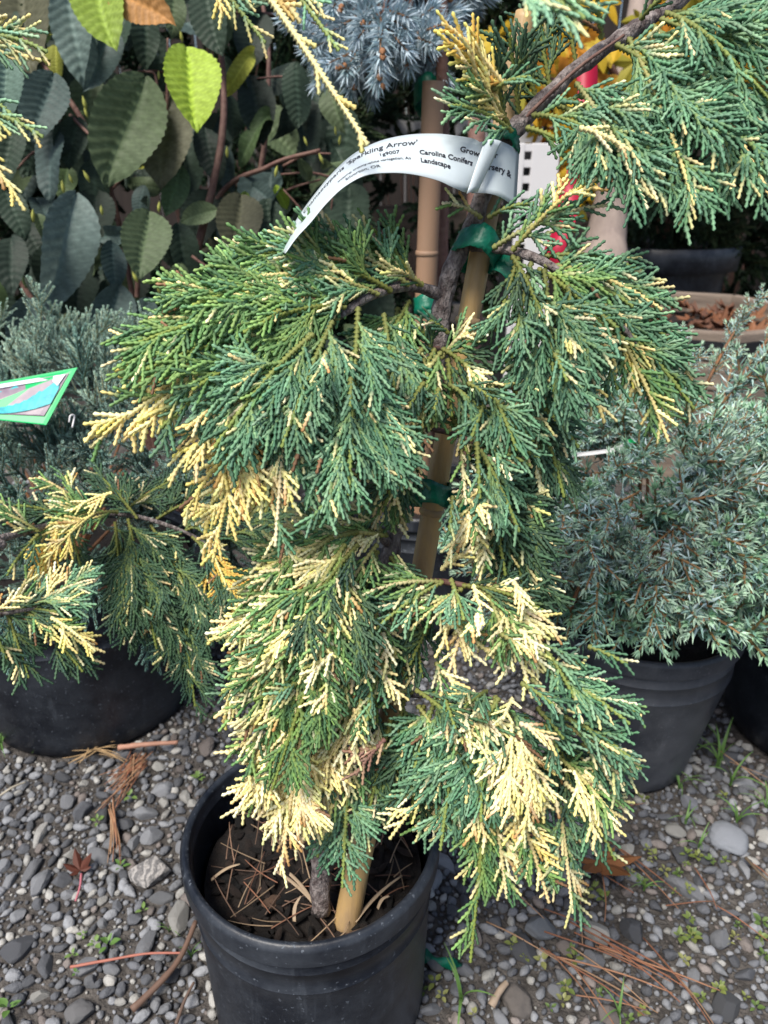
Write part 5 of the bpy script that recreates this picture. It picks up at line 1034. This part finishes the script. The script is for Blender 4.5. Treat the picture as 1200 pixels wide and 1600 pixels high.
# added rail on brown posts, its white stands in for distant sunlit brightness
rail = empty('white_rail', W(640, 200, 3.2)); rp_ = W(640, 204, 3.2); rail.location = (rp_.x, rp_.y, 0); WLOC[rail.name] = Vector((rp_.x, rp_.y, 0)); tag(rail, 'white rail on posts standing in for distant sunlight beneath the spruce needles', 'rail')
box('board', (rp_.x + .05, rp_.y, rp_.z), (1.05, .03, .105), M['white'], rail); box('board', (rp_.x + .05, rp_.y, rp_.z - .35), (1.05, .03, .1), M['wood'], rail)
for x_ in (-.44, .08, .52): box('post', (rp_.x + x_, rp_.y + .05, (rp_.z + .1) / 2), (.07, .07, rp_.z + .1), M['twig'], rail)
# white slotted crate with square holes
cp = W(842, 330, 2.3); crate = empty('slotted_crate', (cp.x, cp.y, 0)); tag(crate, 'white slotted plastic crate stack with square holes behind the white paper tag', 'crate')
hx = W(818, 330, 2.3).x - cp.x; zt = W(842, 225, 2.3).z; zb = .0; pitch_ = 22 * 2.3 / FPX; hw_ = .011
box('panel', (cp.x + hx + hw_ + .042, cp.y, (zt + zb) / 2), (.084, .02, zt - zb), M['white'], crate); box('panel', (cp.x + hx - hw_ - .008, cp.y, (zt + zb) / 2), (.016, .02, zt - zb), M['white'], crate)
z_ = zt - .012
while z_ > .05: box('bar', (cp.x + hx, cp.y + .001, z_), (hw_ * 2, .018, pitch_ * .48), M['white'], crate, None, .001); z_ -= pitch_
box('back', (cp.x + hx + .03, cp.y + .045, (zt + zb) / 2), (.12, .02, zt - zb), M['black'], crate); box('side', (cp.x + hx + .088, cp.y + .13, (zt + zb) / 2), (.01, .15, zt - zb), M['white'], crate); box('side', (cp.x + hx - .03, cp.y + .13, (zt + zb) / 2), (.01, .15, zt - zb), M['black'], crate)  # black back and side put behind the holes in place of their shade
# maple with pale trunk and yellow leaves
mb = W(935, 430, 2.6); maple = empty('maple_tree', (mb.x, mb.y, 0)); tag(maple, 'yellow leaved maple with a smooth pale trunk behind the cypress leader', 'tree')
P = [Vector((mb.x - .03, mb.y, 0)), Vector((mb.x - .02, mb.y, .3)), W(936, 430, 2.6), W(946, 370, 2.6), W(956, 300, 2.6), W(962, 220, 2.6), W(985, 100, 2.6), W(1010, -60, 2.6)]
me, o0 = tube('trunk', P, [.14, .12, .105, .070, .056, .050, .044, .036], 16, 50, rough=.08, freq=12); obj('trunk', me, M['pale_trunk'], maple, o0)
YL = [palm_leaf('leaf', [(-110, .5), (-60, .85), (0, 1.05), (60, .85), (110, .5)], .085, None, None, None, 0, curl=c_) for c_ in (.1, .3, -.2, .45)]
mbr = []
for (u0, v0, u1, v1) in ((962, 200, 830, 120), (970, 150, 1100, 60), (985, 100, 1180, 20), (975, 140, 880, 40), (1000, -20, 1200, 60), (960, 230, 860, 200)):
    a, m_, b = W(u0, v0, 2.6), W((u0 + u1) / 2, (v0 + v1) / 2 - 25, 2.5), W(u1, v1, 2.45); me, o0 = tube('branch', [a, m_, b], [.014, .006], 6, 12); mbr.append((obj('branch', me, M['twig'], maple, o0), a, m_, b))
for i in range(150):
    br, a, m_, b = mbr[i % 6]; t = rng.uniform(.15, 1.1); p = a.lerp(b, t) + Vector((rng.gauss(0, .10), rng.gauss(0, .12), rng.gauss(-.02, .10)))
    o = obj('leaf', YL[rng.randrange(4)], None, br, p); orient(o, Vector((rng.gauss(0, .6), rng.gauss(0, .4), -1)), Vector((rng.gauss(0, .6), -1, rng.gauss(.4, .4))), rng.uniform(.8, 1.25)); c = rng.choice([(.62, .40, .03), (.55, .32, .03), (.66, .48, .06), (.40, .36, .05), (.56, .24, .03)]); o.color = (*c, 1)
# crimson ribbon
V = []; F = []; pl = catmull([W(915, 90, 1.3), W(918, 150, 1.3), W(908, 205, 1.3), W(902, 260, 1.3), W(890, 300, 1.31), W(884, 345, 1.3), W(868, 385, 1.3), W(872, 415, 1.31)], 40)
for i, q in enumerate(pl):
    t = i / 40; wd = .019; tw = .5 * math.sin(t * 6); s_ = np.array((math.cos(tw) * wd, math.sin(tw) * wd, .3 * wd)); V += [q - s_, q + s_]
for i in range(40): F.append((2 * i, 2 * i + 1, 2 * i + 3, 2 * i + 2))
o = obj('hanging_ribbon', mesh_np('hanging_ribbon', np.array(V) - pl[0], F, None, True), M['ribbon'], None, pl[0]); o.modifiers.new('s', 'SOLIDIFY').thickness = .001; tag(o, 'crimson ribbon hanging from a maple branch behind the cypress', 'ribbon')
# big tub with dark evergreen
tb = W(1075, 392, 3.0); TBC = Vector((tb.x, tb.y + .30, 0))
tub, tsoil, tr_ = nursery_pot(TBC, .315, .24, tb.z, M['pot'], 'large black tub with thick rim holding a dark evergreen', .02, name='plant_tub', lip=.045)
rimb = obj('rim_band', lathe('rim_band', [(.298, -.095), (.322, -.092), (.325, 0.002), (.318, .006), (.302, .004)], 64), M['pot'], tub, (TBC.x, TBC.y, tb.z))
DKS = [shoot_mesh('shoot', 360 + i, .13, 9, .07, .0055, 4, .016, .003, 40, [(.030, .060, .034), (.042, .080, .045), (.022, .045, .028)], (.06, .04, .03), side_ang=48) for i in range(4)]
ev = empty('evergreen_shrub', (TBC.x, TBC.y, tb.z)); tag(ev, 'dark bushy evergreen growing in the large black tub', 'shrub')
bush(ev, (TBC.x, TBC.y, tb.z - .02), DKS, (TBC.x, TBC.y, tb.z + .36), (.40, .3, .36), 230, tb.z + .03, scale=(.8, 1.3), up=.3, colours=((1, 1, 1), (.7, .8, .7), (1.3, 1.1, .8)), branch_mat='twig', nb=14)
# octagonal wooden planter with dry leaves
pcx = W(1135, 512, 2.0); PLC = Vector((pcx.x, pcx.y + .30, 0)); ph_ = pcx.z; planter = empty('wooden_planter', PLC); tag(planter, 'weathered octagonal wooden planter with dry leaves and a black band', 'planter')
NPL = 8; R0 = .345
for i in range(NPL):
    a = math.pi / 8 + i * math.pi / 4; wd = 2 * R0 * math.tan(math.pi / 8) + .016
    for k, (z0, z1) in enumerate(((ph_ - .075, ph_), (ph_ - .155, ph_ - .079), (ph_ - .30, ph_ - .159), (0, ph_ - .304))):
        bm = bmesh.new(); box_bm(bm, (0, 0, 0), (wd - .004 * k, .035, z1 - z0), None, .004); o = obj('plank', bm_mesh('plank', bm), M['wood'], planter, (PLC.x + math.cos(a) * (R0 - .002 * k), PLC.y + math.sin(a) * (R0 - .002 * k), (z0 + z1) / 2)); o.rotation_euler = (0, 0, a + math.pi / 2)
prof = [(R0 / math.cos(math.pi / 8) + .026, -.020), (R0 / math.cos(math.pi / 8) + .028, .020)]
bm = bmesh.new()
for i in range(NPL):
    a = math.pi / 8 + i * math.pi / 4; box_bm(bm, (math.cos(a) * (R0 + .0205), math.sin(a) * (R0 + .0205), 0), (2 * (R0 + .0205) * math.tan(math.pi / 8), .004, .036), Matrix.Rotation(a + math.pi / 2, 3, 'Z'))
obj('band', bm_mesh('band', bm), M['black'], planter, (PLC.x, PLC.y, ph_ - .040))
bm = bmesh.new(); bmesh.ops.create_circle(bm, cap_ends=True, segments=8, radius=R0 / math.cos(math.pi / 8) - .03); o = obj('soil', bm_mesh('soil', bm), M['soil'], planter, (PLC.x, PLC.y, ph_ - .06)); o.rotation_euler = (0, 0, 0)
DL = [palm_leaf('dry_leaf', LOB, .05, None, None, None, 0, curl=c_) for c_ in (.5, .9, -.6)]
for i in range(60):
    a = rng.uniform(0, 6.28); r = .29 * math.sqrt(rng.random()); o = obj('dry_leaf', DL[i % 3], None, None, (PLC.x + r * math.cos(a), PLC.y + r * math.sin(a), ph_ - .045 + rng.uniform(0, .02))); o.rotation_euler = (rng.uniform(-.5, .5), rng.uniform(-.5, .5), rng.uniform(0, 6.3)); o.color = (*rng.choice([(.25, .11, .06), (.32, .15, .08), (.18, .09, .06)]), 1); tag(o, 'dry russet leaf heaped inside the octagonal wooden planter', 'leaf', 'dry leaves in the wooden planter')
# dark backdrop evergreens filling the gap between spruce, maple and fence
for j, (x, y, lab) in enumerate(((-.75, 3.2, 'dark evergreen hedge bush between the leafy shrub and fence'), (.15, 3.9, 'dark evergreen bush behind the white rail'), (1.9, 4.2, 'dark evergreen bush standing beyond the large tub'), (-1.9, 3.0, 'dark evergreen bush at the far end of the fence'))):
    e = empty('evergreen_bush', (x, y, 0)); tag(e, lab, 'shrub', 'backdrop evergreens')
    bush(e, (x, y, .0), DKS, (x, y, .95), (.62, .4, .95), 170, .05, scale=(1.6, 2.4), up=.4, colours=((.8, .9, .8), (.6, .7, .6), (1.0, .9, .6)), branch_mat='twig', nb=10)
